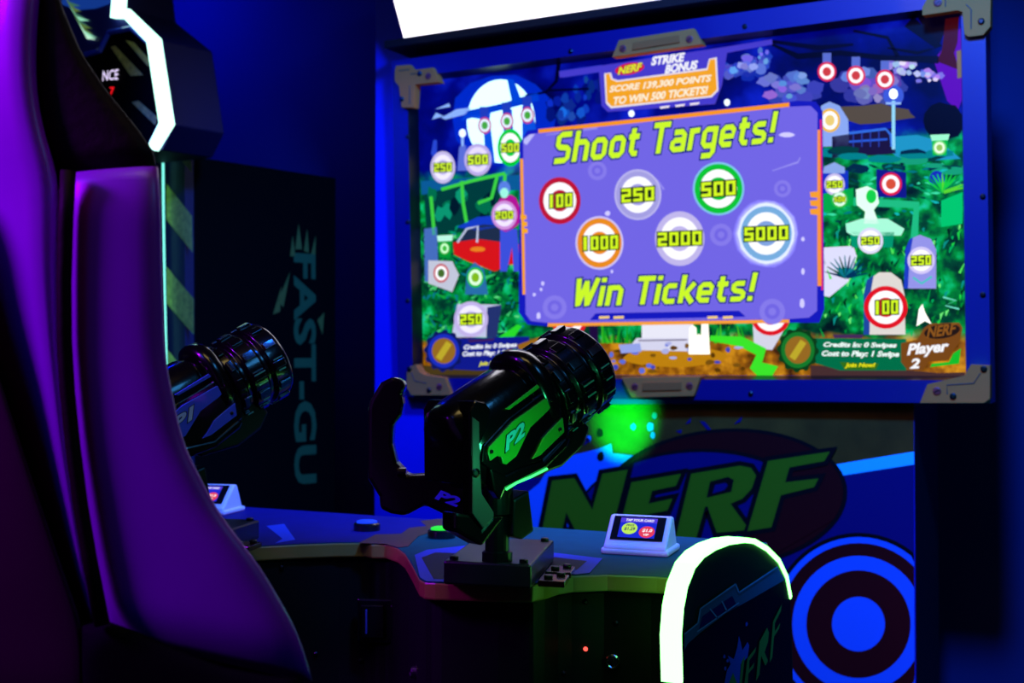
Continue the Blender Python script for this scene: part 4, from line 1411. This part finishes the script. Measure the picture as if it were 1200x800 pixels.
mb.prism([hd_(x, y, 1) for x, y in [(140, -30), (136, 22), (151, 22), (178.5, 51), (193, 145), (179, 174), (186, 177), (205, 146), (189.5, 46), (153, 11), (148, 13), (151, -30)]], -SD * .018, glow((190, 255, 235), 2.4))
mb.build('glow_strip', head, label='bright white-green angular light strip')
mb = MB()
text(mb, 'NCE', hd_(120, 95, 5), hd_(139, 93, 5), hd_(120, 83, 5), glow((230, 215, 255), 1.2), 0.1, 0.01)
text(mb, '7', hd_(128.5, 111, 5), hd_(134, 111, 5), hd_(128.5, 102, 5), glow((235, 20, 30), 1.2), 0.0, 0.02)
mb.build('readout', head, label='white letters over a red digit')
mb = MB()
mb.poly([hd_(x, y, 3) for x, y in ((72, -40), (134, -40), (130, 4), (112, 10), (90, 12), (72, 5))], glow((20, 60, 150), 0.8))
for k in range(10):
    x, y = 82 + k * 2.2, 8 + k * 4.2
    mb.poly([hd_(px, py, 4 + k * .1) for px, py in ((x - 9, y - 18), (x, y), (x + random.uniform(4, 14), y - random.uniform(-4, 6)), (x - 1, y - 6))], glow(random.choice([(150, 230, 190), (60, 110, 90), (200, 250, 220), (90, 120, 60)]), 0.9))
mb.build('head_screen', head, label='sliver of a lit blue screen')

# ------------------------------------------------------------------ racing seat in the foreground
CZ = 1.2
seat = thing('racing_chair', 'padded racing chair lit purple, seen from behind at the left edge', 'chair', (CAM + FH * (CZ + 0.2) + RT * -0.35).xy.to_3d())
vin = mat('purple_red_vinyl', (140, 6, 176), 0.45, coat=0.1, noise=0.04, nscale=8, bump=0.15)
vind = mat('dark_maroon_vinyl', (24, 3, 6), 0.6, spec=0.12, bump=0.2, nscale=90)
cp = lambda x, y, Z=CZ: onpl(x, y, CAM + FH * Z, FH)
EXT = ray(-60, 400)
EXT = V((EXT.x, EXT.y, 0)).normalized()          # the seat runs back this way


def resample(pts, n):
    P_ = [V(p) for p in pts]
    d = [0]
    for a_, b_ in zip(P_, P_[1:]):
        d.append(d[-1] + (b_ - a_).length)
    out = []
    for k in range(n):
        t = d[-1] * k / (n - 1)
        q = max(1, next((m_ for m_ in range(1, len(d)) if d[m_] >= t - 1e-9), len(d) - 1))
        f_ = (t - d[q - 1]) / max(1e-9, d[q] - d[q - 1])
        out.append(P_[q - 1].lerp(P_[q], f_))
    for _ in range(2):
        out = [out[0]] + [(out[k - 1] + out[k] * 2 + out[k + 1]) / 4 for k in range(1, n - 1)] + [out[-1]]
    return out


def padded(name, left, right, dome, thick, m, Z=CZ, shift=0.0, twist=0.0, label=None, n=40, cap=0.012):
    """padded panel lofted between a left and a right edge, rounded over its borders"""
    Lp, Rp = resample(left, n), resample(right, n)
    mb = MB()
    rs = []
    prof = [0, .015, .05, .12, .25, .4, .55, .7, .82, .91, .96, .985, 1.0]
    for k in range(n):
        a_, b_ = cp(*Lp[k], Z), cp(*Rp[k], Z)
        e = min(k, n - 1 - k) / 4
        endd = cap * (1 - min(1, e)) ** 2
        loop = []
        for t in prof:
            h_ = (1 - abs(2 * t - 1) ** 3.2) ** 0.5
            loop.append(a_.lerp(b_, t) + EXT * (shift + endd + dome * (1 - h_) + twist * (1 - t)))
        loop += [b_ + EXT * thick, a_ + EXT * thick]
        rs.append(loop)
    mb.rings(rs, m)
    return mb.build(name, seat, smooth=True, label=label)


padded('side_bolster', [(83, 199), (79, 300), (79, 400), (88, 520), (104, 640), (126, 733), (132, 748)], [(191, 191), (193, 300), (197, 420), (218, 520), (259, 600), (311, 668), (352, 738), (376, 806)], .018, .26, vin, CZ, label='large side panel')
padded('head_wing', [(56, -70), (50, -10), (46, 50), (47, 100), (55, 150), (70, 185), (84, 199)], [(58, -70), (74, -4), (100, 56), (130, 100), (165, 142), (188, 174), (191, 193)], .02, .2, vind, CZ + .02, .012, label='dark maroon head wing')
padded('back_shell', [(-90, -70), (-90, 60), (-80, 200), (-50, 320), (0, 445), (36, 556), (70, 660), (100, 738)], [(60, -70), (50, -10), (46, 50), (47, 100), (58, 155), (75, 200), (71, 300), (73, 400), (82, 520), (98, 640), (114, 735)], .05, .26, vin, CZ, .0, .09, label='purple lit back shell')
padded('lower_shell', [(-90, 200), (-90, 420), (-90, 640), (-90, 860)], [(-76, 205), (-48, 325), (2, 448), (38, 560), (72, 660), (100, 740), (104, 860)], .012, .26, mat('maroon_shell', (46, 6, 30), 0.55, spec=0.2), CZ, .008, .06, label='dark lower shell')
padded('seat_base', [(124, 730), (160, 741), (200, 759), (262, 784), (330, 797), (357, 797)], [(98, 738), (98, 780), (100, 830), (180, 860), (280, 890), (362, 900)], .01, .27, rblack, CZ, -.004, label='black seat base')
mb = MB()
mb.tube([cp(x, y, CZ - .004) for x, y in ((80, 200), (77, 260), (75, 330), (75.5, 400), (79, 460), (85, 520), (94, 590), (104, 650), (120, 732))], .007, vind, 10)
mb.build('piping', seat, smooth=True, label='dark piping seam')
mb = MB()
fc = V((seat.location.x, seat.location.y, 0)) + RT * .1
mb.box(fc + V((0, 0, .36)) - RT * .1, RT * .13, FH * .16, V((0, 0, .34)), rblack)
mb.box(fc + V((0, 0, .02)) - RT * .1, RT * .26, FH * .26, V((0, 0, .02)), rblack)
mb.build('pedestal', seat, bevel=0.01)
